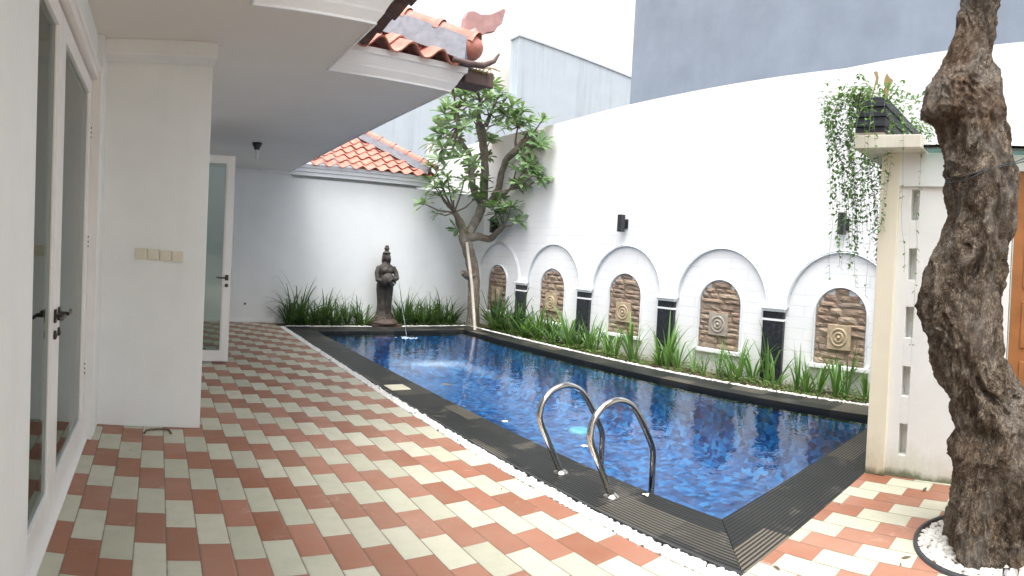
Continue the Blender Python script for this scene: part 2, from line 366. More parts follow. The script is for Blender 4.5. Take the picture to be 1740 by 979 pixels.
def statue_m():
    m,nt,b=mat('dark_volcanic_stone'); p=wpos(nt); f=noise_(nt,p,12,7,.7)
    sx=N(nt,'ShaderNodeSeparateXYZ'); L(nt,p,sx.inputs[0])
    c=ramp(nt,f,[(.3,(.022,.019,.018)),(.55,(.052,.043,.038)),(.75,(.11,.085,.07))])
    cl=N(nt,'ShaderNodeClamp'); L(nt,math_(nt,'SUBTRACT',.7,math_(nt,'MULTIPLY',sx.outputs[2],2.2)),cl.inputs[0])
    c=mixc(nt,cl.outputs[0],c,(.10,.055,.045)); L(nt,c,b.inputs['Base Color']); b.inputs['Roughness'].default_value=.75
    bump(nt,b,noise_(nt,p,45,5,.7),.8,.012); return m
M['statue']=statue_m()
def leaf(name, cols, rough=.45, trans=.25, sc=3.):
    m,nt,b=mat(name); p=wpos(nt); g=N(nt,'ShaderNodeNewGeometry'); r=g.outputs['Random Per Island']
    f=math_(nt,'ADD',math_(nt,'MULTIPLY',r,.65),math_(nt,'MULTIPLY',noise_(nt,p,sc,3),.35))
    n=len(cols); c=ramp(nt,f,[((i+.3)/n,cc) for i,cc in enumerate(cols)])
    L(nt,c,b.inputs['Base Color']); b.inputs['Roughness'].default_value=rough
    t=N(nt,'ShaderNodeBsdfTranslucent'); L(nt,mixc(nt,.5,c,(.25,.4,.05)),t.inputs['Color'])
    mx=N(nt,'ShaderNodeMixShader'); mx.inputs[0].default_value=trans; L(nt,b.outputs[0],mx.inputs[1]); L(nt,t.outputs[0],mx.inputs[2])
    L(nt,mx.outputs[0],nt.nodes['Material Output'].inputs[0]); return m
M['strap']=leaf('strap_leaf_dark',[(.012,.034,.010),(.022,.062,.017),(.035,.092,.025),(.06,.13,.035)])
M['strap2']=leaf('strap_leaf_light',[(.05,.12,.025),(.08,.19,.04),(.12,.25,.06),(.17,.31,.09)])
M['frangi']=leaf('frangipani_leaf',[(.06,.125,.05),(.10,.19,.08),(.15,.26,.11),(.21,.33,.155),(.31,.42,.20)],.4,.3)
M['vine']=leaf('vine_leaf',[(.04,.11,.03),(.07,.17,.05),(.11,.23,.07),(.17,.30,.10)],.5,.3)
M['dry']=leaf('dry_leaf',[(.25,.16,.06),(.35,.24,.10),(.42,.30,.15)],.7,.2)
M['ground_cover']=leaf('ground_cover_leaf',[(.04,.09,.02),(.08,.15,.035),(.13,.21,.05),(.20,.22,.09)],.6,.2)
M['pebble']=simple('white_pebble',(.74,.73,.70),.6,0,.1,30,.15)
M['pebble_grey']=simple('warm_white_pebble',(.60,.58,.54),.6,0,.18,12,.2)
M['twig']=simple('twig',(.12,.08,.05),.8,0,.2,20,.2)
M['stem']=simple('green_stem',(.17,.22,.09),.6,0,.2,20,.1)
M['stream']=pane('falling_water',(.9,.95,1),1.33)
def foam():
    m,nt,b=mat('foam'); b.inputs['Base Color'].default_value=(.45,.52,.60,1); b.inputs['Roughness'].default_value=.2; b.inputs['Alpha'].default_value=.6; return m
M['foam']=foam()
def plank():
    m,nt,b=mat('dark_planter'); p=wpos(nt); f=noise_(nt,p,9,5)
    L(nt,ramp(nt,f,[(.3,(.010,.012,.018)),(.7,(.026,.03,.042))]),b.inputs['Base Color']); b.inputs['Roughness'].default_value=.55; return m
M['planter']=plank()

# ------------------------------------------------------------------ ground, paving, pool (structure)
PX0,PX1,PY0,PY1=2.95,6.07,1.88,10.20      # water edges
CX0,CY0,CX1,CY1=2.485,1.44,6.50,10.77     # coping outer edges
PEB=2.357
def struct(mb,name,m,**k): return tag(mb.build(name,m,**k),kind='structure')
# terrain sheet with a hole where terrace and pool lie
g=MB()
def ring(mb,x0,x1,y0,y1,X0,X1,Y0,Y1,z):
    v=[(X0,Y0,z),(X1,Y0,z),(X1,Y1,z),(X0,Y1,z),(x0,y0,z),(x1,y0,z),(x1,y1,z),(x0,y1,z)]
    mb.add(v,[(0,1,5,4),(1,2,6,5),(2,3,7,6),(3,0,4,7)])
ring(g,-4.2,12,-7,13,-80,80,-80,80,-.03); g.open=True
struct(g,'ground',M['soil'])
t=MB(); t.open=True
t.add([(-.9,-7,0),(PEB,-7,0),(PEB,11.4,0),(-.9,11.4,0)],[(0,1,2,3)])
t.add([(PEB,-7,0),(12,-7,0),(12,1.44,0),(PEB,1.44,0)],[(0,1,2,3)])
t.box(PEB-.004,PEB,1.44,10.8,-.06,-.001)
struct(t,'terrace_floor',M['tiles'])
b_=MB(); b_.open=True     # soil of the beds and the pebble trench
b_.add([(PEB,1.44,-.02),(CX0,1.44,-.02),(CX0,CY1,-.02),(PEB,CY1,-.02)],[(0,1,2,3)])
b_.add([(PEB,CY1,-.02),(12,CY1,-.02),(12,13,-.02),(PEB,13,-.02)],[(0,1,2,3)])
b_.add([(CX1,1.44,-.02),(12,1.44,-.02),(12,CY1,-.02),(CX1,CY1,-.02)],[(0,1,2,3)])
struct(b_,'bed_soil',M['soil'])
c=MB()
def cop(poly,mi): c.prism(poly,'z',-.12,.004,mi)
cop([(CX0,CY0),(PX0,PY0),(PX0,PY1),(CX0,CY1)],0)
cop([(PX1,PY0),(CX1,CY0),(CX1,CY1),(PX1,PY1)],0)
cop([(CX0,CY0),(CX1,CY0),(PX1,PY0),(PX0,PY0)],1)
cop([(PX0,PY1),(PX1,PY1),(CX1,CY1),(CX0,CY1)],1)
struct(c,'pool_coping',[M['coping_x'],M['coping_y']],bevel=.006)
ck=MB(); ck.box(CX0-.014,CX0-.002,1.44,CY1,-.05,.010); struct(ck,'coping_edge_strip',M['rubber'])
D=-.90
pb=MB(); pb.open=True
rc=.45; lv=[(0,-.004),(0,D+rc)]+[(rc*(1-math.cos(R(a_))),D+rc*(1-math.sin(R(a_)))) for a_ in range(9,91,9)]
vs=[]
for o_,z_ in lv:
    x0,x1,y0,y1=PX0-.001+o_,PX1+.001-o_,PY0-.001+o_,PY1+.001-o_
    vs+=[(x0,y0,z_),(x1,y0,z_),(x1,y1,z_),(x0,y1,z_)]
pb.add(vs,[(i*4+k,i*4+(k+1)%4,(i+1)*4+(k+1)%4,(i+1)*4+k) for i in range(len(lv)-1) for k in range(4)],0,True)
pb.add(vs[-4:],[(0,1,2,3)],0,True)
struct(pb,'pool_basin',M['mosaic'])
wt=MB(); wt.open=True; wt.add([(PX0,PY0,-.045),(PX1,PY0,-.045),(PX1,PY1,-.045),(PX0,PY1,-.045)],[(0,1,2,3)])
struct(wt,'pool_water',M['water'])

# pebbles (uncountable)
def pebbles(name, region, n, rmin, rmax, m, label, zf=.0):
    bm=bmesh.new(); bmesh.ops.create_icosphere(bm, subdivisions=1, radius=1); tv=[v.co.copy() for v in bm.verts]; tf=[[v.index for v in f.verts] for f in bm.faces]; bm.free()
    mb=MB(); rnd=random.Random(name)
    for i in range(n):
        x,y=region(rnd); r=rnd.uniform(rmin,rmax); a=rnd.uniform(0,6.28); s=(r*rnd.uniform(.9,1.5),r*rnd.uniform(.7,1.),r*rnd.uniform(.5,.75))
        rot=Matrix.Rotation(a,3,'Z')@Matrix.Rotation(rnd.uniform(-.4,.4),3,'X'); z=rnd.uniform(.25,1)*r*.8+zf
        off=Vector((rnd.random()*50,0,0))
        mb.add([rot@Vector((v.x*s[0],v.y*s[1],v.z*s[2]))*(1+.2*noise.noise(v*1.3+off))+Vector((x,y,z)) for v in tv],tf,0,True)
    mb.open=True
    return tag(mb.build(name,m),label,None,None,'stuff')
pebbles('pebbles',lambda r:(r.uniform(PEB+.012,CX0-.026),1.44+9.35*r.random()**1.35),4200,.011,.019,M['pebble'],'strip of white pebbles between the chequered tiles and the dark pool edge',-.012)
pebbles('bed_pebbles',lambda r:((r.uniform(CX1+.012,CX1+.075),r.uniform(1.5,CY1)) if r.random()<.66 else (r.uniform(CX0,CX1+.05),r.uniform(CY1+.01,CY1+.07))),2800,.010,.018,M['pebble'],'thin line of white pebbles between the pool edge and the planted bed')

# ------------------------------------------------------------------ villa (left)
Z=3.05; YB=11.35
villa=empty('villa',(-.5,4.65,0),'white villa with stepped eaves, clay tile roof and glazed doors beside the chequered terrace','house')
w=MB()
FX=-.5
w.box(-.72,FX+.04,-3,2.11,0,Z)                 # pier beside the door
w.box(-.72,FX,2.11,4.36,2.79,Z)               # over the door
w.box(-.72,FX+.05,4.36,4.65,0,Z)
w.box(-.72,.39,4.65,4.85,0,Z)                 # the blank projecting face
w.box(.19,.39,4.85,7.30,0,Z); w.box(.19,.39,7.30,8.6,2.68,Z); w.box(.19,.39,8.6,YB,0,Z)
w.box(-.45,.405,4.45,4.65,2.93,Z)             # beam end under the soffit
w.build('wall',M['white'],villa,bevel=.006)
rm=MB(); rm.open=True
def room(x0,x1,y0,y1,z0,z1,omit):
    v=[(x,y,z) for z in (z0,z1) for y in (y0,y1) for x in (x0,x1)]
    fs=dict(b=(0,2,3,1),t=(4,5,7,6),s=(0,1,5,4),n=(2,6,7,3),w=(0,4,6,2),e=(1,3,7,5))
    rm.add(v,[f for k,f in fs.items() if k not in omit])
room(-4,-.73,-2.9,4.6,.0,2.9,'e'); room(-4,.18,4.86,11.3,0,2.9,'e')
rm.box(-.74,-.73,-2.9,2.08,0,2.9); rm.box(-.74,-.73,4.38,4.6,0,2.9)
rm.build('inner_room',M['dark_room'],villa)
sf=MB(); 
sp=[(-.72,-3),(.54,-3),(.54,3.7),(1.38,3.7),(1.38,4.8),(2.57,4.8),(2.57,YB+.1),(-.72,YB+.1)]
sf.prism(sp,'z',Z,Z+.05); sf.build('soffit',M['soffit'],villa)
fa=MB()
path=[(.54,-3),(.54,3.7),(1.38,3.7),(1.38,4.8),(2.57,4.8),(2.57,YB+.1)]
prof=[(-.004,-.012),(.012,-.012),(.012,.006),(.05,.06),(.055,.075),(.095,.15),(.115,.16),(.12,.21),(-.03,.21)]
rows=[]
for d,z in prof:
    rows.append([(x+d, y-d if 0<i<len(path)-1 else y, Z+z) for i,(x,y) in enumerate(path)])
n=len(path)
v=[p for r in rows for p in r]; fa.add(v,[(i*n+k,i*n+k+1,((i+1)%len(rows))*n+k+1,((i+1)%len(rows))*n+k) for i in range(len(rows)) for k in range(n-1)])
fa.build('fascia',M['trim'],villa,bevel=.002)
cn=MB()  # small cornice line inside the soffit
rfs=MB(); rfs.prism([(x+(.09 if x>0 else 0),y-(.09 if 0<y<11 else 0)) for x,y in sp],'z',Z+.205,Z+.215); rfs.build('roof_deck',M['roof_dark'],villa)

def roof_face(mb, o, u, v, W, Lh, inside, per=.29, step=.30, amp=.038, nu=10):
    """S tiles laid on a plane: o origin at the eave, u along, v up the slope"""
    u=Vector(u).normalized(); v=Vector(v).normalized(); nn=u.cross(v).normalized()
    if nn.z<0: nn=-nn
    o=Vector(o)
    def prof(t):
        t=t%1
        return math.sin(2*math.pi*t)*amp*(1.15 if t<.5 else .9)
    rows_=int(math.ceil(Lh/step))
    for i in range(rows_):
        for jt in range(int(math.ceil(W/per))):
            uc=(jt+.5)*per; vc=(i+.4)*step
            if not inside(uc,vc): continue
            vs=[]
            for e,(vv,hh) in enumerate(((i*step-.04,.046),((i+1)*step,.012))):
                for k in range(nu+1):
                    t=k/nu; jz=.004*math.sin(jt*7.3+i*3.1)
                    vs.append(o+u*((jt+t)*per*1.0+.004*math.sin(i*5+jt))+v*vv+nn*(hh+prof(t)+jz))
            th=-.016
            fs=[(k,k+1,nu+2+k,nu+1+k) for k in range(nu)]
            mb.add(vs,fs,0,True)
            # front lip
            lip=[vs[k] for k in range(nu+1)]+[vs[k]+nn*th for k in range(nu+1)]
            mb.add(lip,[(k,k+1,nu+2+k,nu+1+k) for k in range(nu)],0,False)
            mb.add([p+nn*th for p in vs],fs,0,True)
def caps(mb,a,b,r=.10,ln=.34,mi=0):
    a=Vector(a); b=Vector(b); d=b-a; k=max(1,int(d.length/ln)); d/=k
    dn=d.normalized(); side=dn.cross(Vector((0,0,1))).normalized(); up=side.cross(dn)
    for i in range(k):
        p0=a+d*i; p1=a+d*(i+1.08)
        vs=[];n_=10
        for p,rr in ((p0,r*1.12),(p0+dn*.05,r*1.14),(p0+dn*.055,r),(p1,r*.94)):
            for q in range(n_+1):
                th=math.pi*q/n_; vs.append(p+side*math.cos(th)*rr+up*math.sin(th)*rr)
        mb.add(vs,[(e*(n_+1)+q,e*(n_+1)+q+1,(e+1)*(n_+1)+q+1,(e+1)*(n_+1)+q) for e in range(3) for q in range(n_)],mi,True)
def mortar(mb,a,b,w,h0,h1):
    a=Vector(a); b=Vector(b); d=(b-a).normalized(); s=d.cross(Vector((0,0,1))).normalized()*w
    vs=[]
    for p in (a,b):
        vs+= [p-s*1.35+Vector((0,0,h0)),p+s*1.35+Vector((0,0,h0)),p+s+Vector((0,0,h1)),p-s+Vector((0,0,h1))]
    mb.add(vs,[(0,1,2,3),(4,7,6,5),(0,4,5,1),(1,5,6,2),(2,6,7,3),(3,7,4,0)])
SL=.55
rt=MB(); rt.open=True
ez=Z+.21
# main hipped corner (front eave, side eave)
roof_face(rt,(1.42,4.66,ez),(1,0,0),(0,1,SL),1.32,3.0,lambda u,v:u+1.42+v*.9<2.66 and u>-.1,amp=.052)
roof_face(rt,(2.72,4.62,ez),(0,1,0),(-1,0,SL),6.8,2.6,lambda u,v:u>v*.9+.2)
# nearer, smaller corner
roof=rt.build('roof',M['roof'],villa)
r2=MB(); r2.open=True
roof_face(r2,(-.6,3.56,ez),(1,0,0),(0,1,SL),2.12,3.0,lambda u,v:u-.6+v*.876<1.55)
r2.build('porch_roof',M['roof'],villa)
r2=MB(); r2.open=True
roof_face(r2,(1.60,3.44,ez-.03),(0,1,0),(-1,0,SL),1.3,2.2,lambda u,v:u>v*.876-.1)
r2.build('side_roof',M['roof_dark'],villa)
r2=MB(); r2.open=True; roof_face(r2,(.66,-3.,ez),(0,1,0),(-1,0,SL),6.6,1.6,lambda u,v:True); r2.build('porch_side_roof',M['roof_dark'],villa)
hp=Vector((2.74,4.60,ez+.05)); hq=hp+Vector((-2.2,2.2,2.2*SL))
mo=MB(); mortar(mo,hp+Vector((-.06,.06,.02)),hq,.115,-.06,.17)
h3=Vector((1.52,3.50,ez+.03)); h4=h3+Vector((-2.0,2.0,2.0*SL)); mortar(mo,h3+Vector((-.1,.1,.05)),h4,.09,-.05,.14)
mo.build('hip_mortar',M['mortar'],roof)
cp=MB(); cp.open=True; caps(cp,hp+Vector((-.02,.02,.14)),hq+Vector((0,0,.15)),.11)
cp.lathe(hp+Vector((-.03,.03,.11)),[(.001,.08),(.05,.07),(.09,.04),(.118,-.02),(.118,-.08),(.10,-.12)],16,0,Vector((1,-1,-SL)).to_track_quat('Z','Y').to_matrix())
cp.build('ridge_cap',M['roof'],roof)
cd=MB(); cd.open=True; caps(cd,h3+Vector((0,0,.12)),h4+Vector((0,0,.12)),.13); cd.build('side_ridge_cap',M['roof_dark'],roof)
# finial: a curled clay horn (outline drawn in its own plane, with thickness)
fpx=[(785,50),(787,32),(793,21),(803,20),(815,26),(830,26),(843,21),(852,16),(857,18),(853,32),(850,42),(843,47),(838,55),(825,57),(818,61),(806,57),(795,55)]
fpl=[aty(x,y,4.72) for x,y in fpx]
fn=MB(); k=len(fpl)
fn.add([p+Vector((0,-.03,0)) for p in fpl]+[p+Vector((0,.03,0)) for p in fpl],[tuple(range(k)),tuple(range(2*k-1,k-1,-1))]+[(i,(i+1)%k,(i+1)%k+k,i+k) for i in range(k)])
fb=(fpl[14]+fpl[16])/2; fn.tube([fb+Vector((0,0,.02)),hp+Vector((-.08,.08,.20))],[.045,.06],8)
M['finial']=simple('faded_pink_clay',(.40,.23,.22),.7,0,.2,8,.3)
fn.build('finial',M['finial'],roof,bevel=.006)
# curled-up eave end and debris-filled gutter at the hip foot
gt=MB(); a=aty(800,118,4.62); bq=aty(858,130,4.75)
ctr=[aty(770,100,4.55),aty(795,108,4.52),aty(820,112,4.5),aty(840,104,4.5),aty(848,92,4.52)]
gt.tube(ctr,[.02,.032,.028,.02,.01],8)
gt.build('eave_horn',M['roof_dark'],roof)
gu=MB(); gu.box(2.70,3.0,4.76,5.05,3.17,3.28); gu.box(2.70,3.02,4.75,4.80,3.15,3.295)
gu.build('gutter',M['roof_dark'],villa,bevel=.01)
tw=MB()
for i in range(9):
    p=Vector((random.uniform(2.78,3.0),4.76,3.26)); tw.tube([p,p+Vector((random.uniform(-.02,.14),0,random.uniform(.02,.09))),p+Vector((random.uniform(.05,.22),0,random.uniform(.06,.16)))],.005,5)
for i in range(26):
    p=Vector((random.uniform(2.76,3.0),random.uniform(4.74,4.9),3.27)); a_=random.uniform(0,6.28); d=Vector((math.cos(a_),math.sin(a_),random.uniform(-.2,.5)))*.05; s=Vector((-d.y,d.x,.01))*.5
    tw.add([p-d,p+s,p+d,p-s],[(0,1,2,3)])
tw.open=True; tw.build('gutter_debris',M['dry'],gu and bpy.data.objects['gutter'])

# glazed double door in the door wall
door=MB()
fr=MB()
fr.box(-.60,FX+.045,4.27,4.36,0,2.79); fr.box(-.60,FX+.02,2.11,4.27,2.69,2.79); fr.box(-.60,FX+.035,2.11,4.36,2.745,2.79)
fr.box(-.62,FX+.012,2.11,4.27,0,.02)
fr.build('door_frame',M['gloss'],villa,bevel=.004)
def leaf_door(parent, axis, a0, a1, c, zt, stile=.10, rail=.17, th=.045, flip=1):
    """glazed leaf: axis 'y' runs along Y at X=c, axis 'x' runs along X at Y=c"""
    d=MB()
    def B(mb,p0,p1,q0,q1,z0,z1):
        if axis=='y': mb.box(q0,q1,p0,p1,z0,z1)
        else: mb.box(p0,p1,q0,q1,z0,z1)
    c0,c1=c-th/2,c+th/2
    B(d,a0,a0+stile,c0,c1,.022,zt); B(d,a1-stile,a1,c0,c1,.022,zt)
    B(d,a0+stile,a1-stile,c0,c1,.022,.022+rail); B(d,a0+stile,a1-stile,c0,c1,zt-stile,zt)
    for (p,q,z0,z1) in ((a0+stile,a0+stile+.012,.022+rail,zt-stile),(a1-stile-.012,a1-stile,.022+rail,zt-stile)): B(d,p,q,c-.014,c+.014,z0,z1)
    lf=d.build('door',M['gloss'],parent,bevel=.003)
    gl=MB(); B(gl,a0+stile+.012,a1-stile-.012,c-.003,c+.003,.022+rail,zt-stile); gl.build('glass',M['pane'],lf)
    return lf
ld=leaf_door(villa,'y',2.12,2.975,-.545,2.67); rd=leaf_door(villa,'y',2.98,4.265,-.545,2.67,stile=.11)
def lever(parent,pos,axis,sgn,side):
    """rose, lever and key escutcheon on a door leaf"""
    pos=Vector(pos); h=MB()
    out=Vector((side,0,0)) if axis=='y' else Vector((0,side,0)); al=Vector((0,sgn,0)) if axis=='y' else Vector((sgn,0,0))
    up=Vector((0,0,1))
    def obox(c,ha,hb,hc):
        c=Vector(c); vs=[c+al*ha*i+out*hb*j+up*hc*k for k in(-1,1) for j in(-1,1) for i in(-1,1)]
        h.add(vs,[(0,2,3,1),(4,5,7,6),(0,1,5,4),(2,6,7,3),(0,4,6,2),(1,3,7,5)])
    obox(pos+out*.006,.022,.006,.035); h.tube([pos+out*.008,pos+out*.055],.011,10)
    h.tube([pos+out*.052-al*.012,pos+out*.055+al*.04,pos+out*.053+al*.09-up*.004,pos+out*.045+al*.135+up*.004],[.011,.010,.0095,.008],8)
    M_=Matrix.Rotation(R(90)*(1 if axis=='y' else 1),3,'Y' if axis=='y' else 'X')
    h.lathe(pos-up*.10+out*.004,[(.001,-.006*1),(.024,-.006),(.024,.008),(.001,.008)],16,0,M_)
    obox(pos-up*.103+out*.01,.006,.006,.012)
    return h.build('handle',M['bronze'],parent,bevel=.002)
lever(rd,(-.5225,3.05,1.11),'y',1,1); lever(ld,(-.5225,2.93,1.11),'y',-1,1)
for z in (.55,1.50,2.30):
    hg=MB(); hg.tube([(-.518,4.268,z-.06),(-.518,4.268,z+.06)],.009,8)
    hg.box(-.5225,-.5205,4.24,4.262,z-.055,z+.055)
    for dz in (-.035,0,.035): hg.box(-.5206,-.514,4.245,4.253,z+dz-.006,z+dz+.006,1)
    hg.build('hinge',[M['gloss'],M['bronze']],rd)
# far leaf standing open
fd=leaf_door(villa,'x',.40,.94,7.30,2.64,stile=.10,rail=.14); lever(fd,(.885,7.2775,1.10),'x',-1,-1)
lk=MB(); lk.box(.938,.943,7.285,7.315,.98,1.22); lk.build('lock_plate',M['bronze'],fd)
# skirting of the blank face
# switches
for i,(xa,xb) in enumerate(((231,249),(251,270),(272,290),(292,311))):
    a=aty(xa,421+i*2,4.646); b=aty(xb,440+i*1.6,4.646)
    zc=(a.z+b.z)/2; e=empty('switch_plate',((a.x+b.x)/2,4.65,zc),
        ['beige switch plate, leftmost of the row on the blank white wall face','beige switch plate, second from the left in the row of four','beige switch plate, third from the left in the row of four','beige switch plate, rightmost of the row, nearest the wall corner'][i],'light switch','switch plates on the white wall')
    q=MB(); q.box(a.x,b.x,4.637,4.65,zc-.043,zc+.043); q.build('plate',M['beige_plastic'],e,bevel=.003)
    q=MB(); q.box(a.x+.018,b.x-.018,4.633,4.638,zc-.022,zc+.022); q.build('rocker',M['beige_plastic'],e,bevel=.002)
# ceiling lamp holder
lp=atz(437,243,Z); e=empty('ceiling_lamp',(lp.x,lp.y,Z),'bare bulb in a small black holder hanging from the soffit','ceiling lamp')
q=MB(); q.lathe(lp,[(.001,0),(.075,0),(.07,-.03),(.045,-.07),(.04,-.10),(.001,-.10)],20); q.build('lamp_holder',M['black'],e)
q=MB(); q.lathe(lp,[(.001,-.24),(.02,-.235),(.028,-.2),(.026,-.14),(.02,-.10)],14); q.build('bulb',M['bulb'],e)
# socket on the back wall
s=aty(416,516,YB); e=empty('wall_socket',(s.x,YB,s.z),'small white power socket low on the back wall near the plants','wall socket')
q=MB(); q.box(s.x-.045,s.x+.045,YB-.012,YB,s.z-.045,s.z+.045); q.build('plate',M['gloss'],e,bevel=.003)
q=MB(); q.lathe((s.x,YB-.012,s.z),[(.001,.004),(.02,.004),(.026,-.002)],16,0,Matrix.Rotation(R(90),3,'X')); q.build('insert',M['bronze'],e)
# bent rod on the floor
q=MB(); a=atz(245,738); b=atz(288,738)
q.tube([a+Vector((0,0,.008)),a+Vector((.012,.06,.012)),a+Vector((.05,.085,.012)),(a+b)/2+Vector((0,.09,.012)),b+Vector((-.04,.085,.012)),b+Vector((0,.06,.012)),b+Vector((.012,0,.008))],.008,8)
tag(q.build('bent_rod',M['twig'],origin=a),'bent dark metal rod lying on the tiles at the foot of the white wall','rod')

# ------------------------------------------------------------------ back wall and walls behind
bw=MB(); bw.box(-.72,7.15,YB,YB+.15,-.05,2.93); bw.box(-.72,2.62,YB+.001,YB+.149,2.93,Z+.01)
tag(bw.build('back_wall',M['white_cool'],origin=(3,YB,0)),'plain white wall at the far end of the pool behind the statue','wall')
sk=MB(); sk.box(.39,2.4,YB-.012,YB,0,.09); sk.build('skirting',M['trim'],bpy.data.objects['back_wall'])
rw=MB(); rw.box(6.3,7.15,12.6,12.8,-.05,4.25)
tag(rw.build('rear_wall',M['white_cool'],origin=(7,12.6,0)),'taller white wall seen behind the leafy tree above the back wall','wall')

# gate house with tiled roof beyond the back wall
pv=empty('pavilion',(4,11.6,0),'small white building with orange tiled hip roof beyond the back wall','house')
EY=11.18; e0,e1=2.0,5.72
q=MB(); q.box(2.0,5.45,YB+.16,YB+2.6,0,3.0); q.build('wall',M['white_cool'],pv)
q=MB(); n=4
pth=[(e0,EY+.12),(e1-.12,EY+.12),(e1-.12,EY+3.0)]
rows=[[(x+d if i>0 else x,y-d if i<2 else y,Z-.06+z) for i,(x,y) in enumerate(pth)] for d,z in [(-.01,0),(.01,0),(.015,.06),(.05,.075),(.06,.13),(.1,.15),(.12,.21),(-.03,.21)]]
n=3; v=[p for r in rows for p in r]; q.add(v,[(i*n+k,i*n+k+1,((i+1)%len(rows))*n+k+1,((i+1)%len(rows))*n+k) for i in range(len(rows)) for k in range(n-1)]); q.build('fascia',M['trim'],pv)
q=MB(); q.box(e0,e1-.12,EY+.12,EY+3,Z-.06,Z-.05); q.build('soffit',M['trim'],pv)
S2=.68
q=MB(); q.open=True; ezz=Z+.15
roof_face(q,(e0,EY,ezz),(1,0,0),(0,1,S2),e1-e0+.1,1.95,lambda u,v:u+v*.827<e1-e0+.05,per=.28,step=.25,amp=.035)
roof_face(q,(e1,EY,ezz),(0,1,0),(-1,0,S2),3.,1.9,lambda u,v:u>v*.827,per=.28,step=.25)
prf=q.build('roof',M['roof'],pv)
a=Vector((e1+.02,EY-.02,ezz+.04)); b=a+Vector((-1.42,1.42,1.42*S2))
q=MB(); mortar(q,a+Vector((-.1,.1,.05)),b,.10,-.05,.12); q.build('hip_mortar',M['mortar'],prf)
q=MB(); q.open=True; caps(q,a+Vector((0,0,.11)),b+Vector((0,0,.12)),.10,.33); q.build('ridge_cap',M['roof'],prf)
q=MB(); mortar(q,b,b+Vector((-3,0,0)),.11,-.08,.14); q.build('ridge_mortar',M['mortar'],prf)

# ------------------------------------------------------------------ neighbours' tall walls
q=MB(); A=[aty(883,62,20),aty(1078,133,20)]
xa=A[0].x; ztop=A[0].z; zl=aty(876,160,20).z
q.prism([(5.5,0),(xa,0),(xa,zl),(5.5,zl)],'y',20,20.6); q.prism([(xa,0),(24,0),(24,ztop),(xa,ztop)],'y',19.99,20.61)
q.box(xa-.05,24,19.95,20.65,ztop,ztop+.06)
tag(q.build('neighbour_building',M['blue_wall'],origin=(14,20,0)),'pale blue rendered building with stained stepped wall beyond the tree','building')
q=MB(); p0=aty(858,60,21.5); p1=aty(884,60,21.5); q.box(p0.x-.6,p1.x+.5,21.5,23,0,p0.z+.2)
tag(q.build('chimney_block',M['pinkwhite'],origin=(p0.x,21.5,0)),'narrow cream block left of the pale blue building, behind the roof tip','building')
q=MB(); q.box(9,15,-9,8.69,0,11); 
tag(q.build('warehouse',M['grey_wall'],origin=(9,0,0)),'tall slate grey blind wall of a building rising over the arched wall','building')

# ------------------------------------------------------------------ arched wall
XW=7.15
aw=empty('arched_wall',(XW,6,0),'long white garden wall with blind arches, stone niches and black pilasters','wall')
q=MB()
tops=[(12.6,4.25),(10.2,4.24),(9.1,4.22),(6.9,4.28),(3.0,4.34),(.65,4.60),(-3,4.66),(-6,4.68)]
q.prism([(-6,-.05),(12.6,-.05)]+tops,'x',XW,XW+.2)
q.build('wall_body',M['block'],aw)
ARY=[10.62,8.69,6.74,4.79,2.86,.93]
def arcband(mb,yc,zc,r0,r1,x0,x1,a0=0,a1=math.pi,n=40,legs=0.0,zleg=None):
    pts=[(yc+math.cos(a0+(a1-a0)*i/n)*1.0,0) for i in range(n+1)]
    sec=[]
    for i in range(n+1):
        th=a0+(a1-a0)*i/n; sec.append((math.cos(th),math.sin(th),0))
    if zleg is not None: sec=[(1,0,zleg-zc)]+sec+[(-1,0,zleg-zc)]
    vs=[]
    for c_,s_,dz in sec:
        for (r,x) in ((r0,x1),(r0,x0),((r0+r1)/2,x0-.012),(r1,x0),(r1,x1)):
            vs.append((x,yc+r*c_,zc+r*s_+dz))
    m_=len(sec)
    mb.add(vs,[(i*5+k,i*5+(k+1)%5,(i+1)*5+(k+1)%5,(i+1)*5+k) for i in range(m_-1) for k in range(5)],0,False)
    mb.add(vs[:5],[(0,1,2,3,4)]); mb.add(vs[-5:],[(4,3,2,1,0)])
for i,yc in enumerate(ARY[:5]):
    q=MB(); arcband(q,yc,1.05,.785,.804,XW-.028,XW); am=q.build('arch_moulding',M['mould'],aw); q=MB(); arcband(q,yc,1.05,.8045,.832,XW-.014,XW); q.build('outer_band',M['mould'],am)
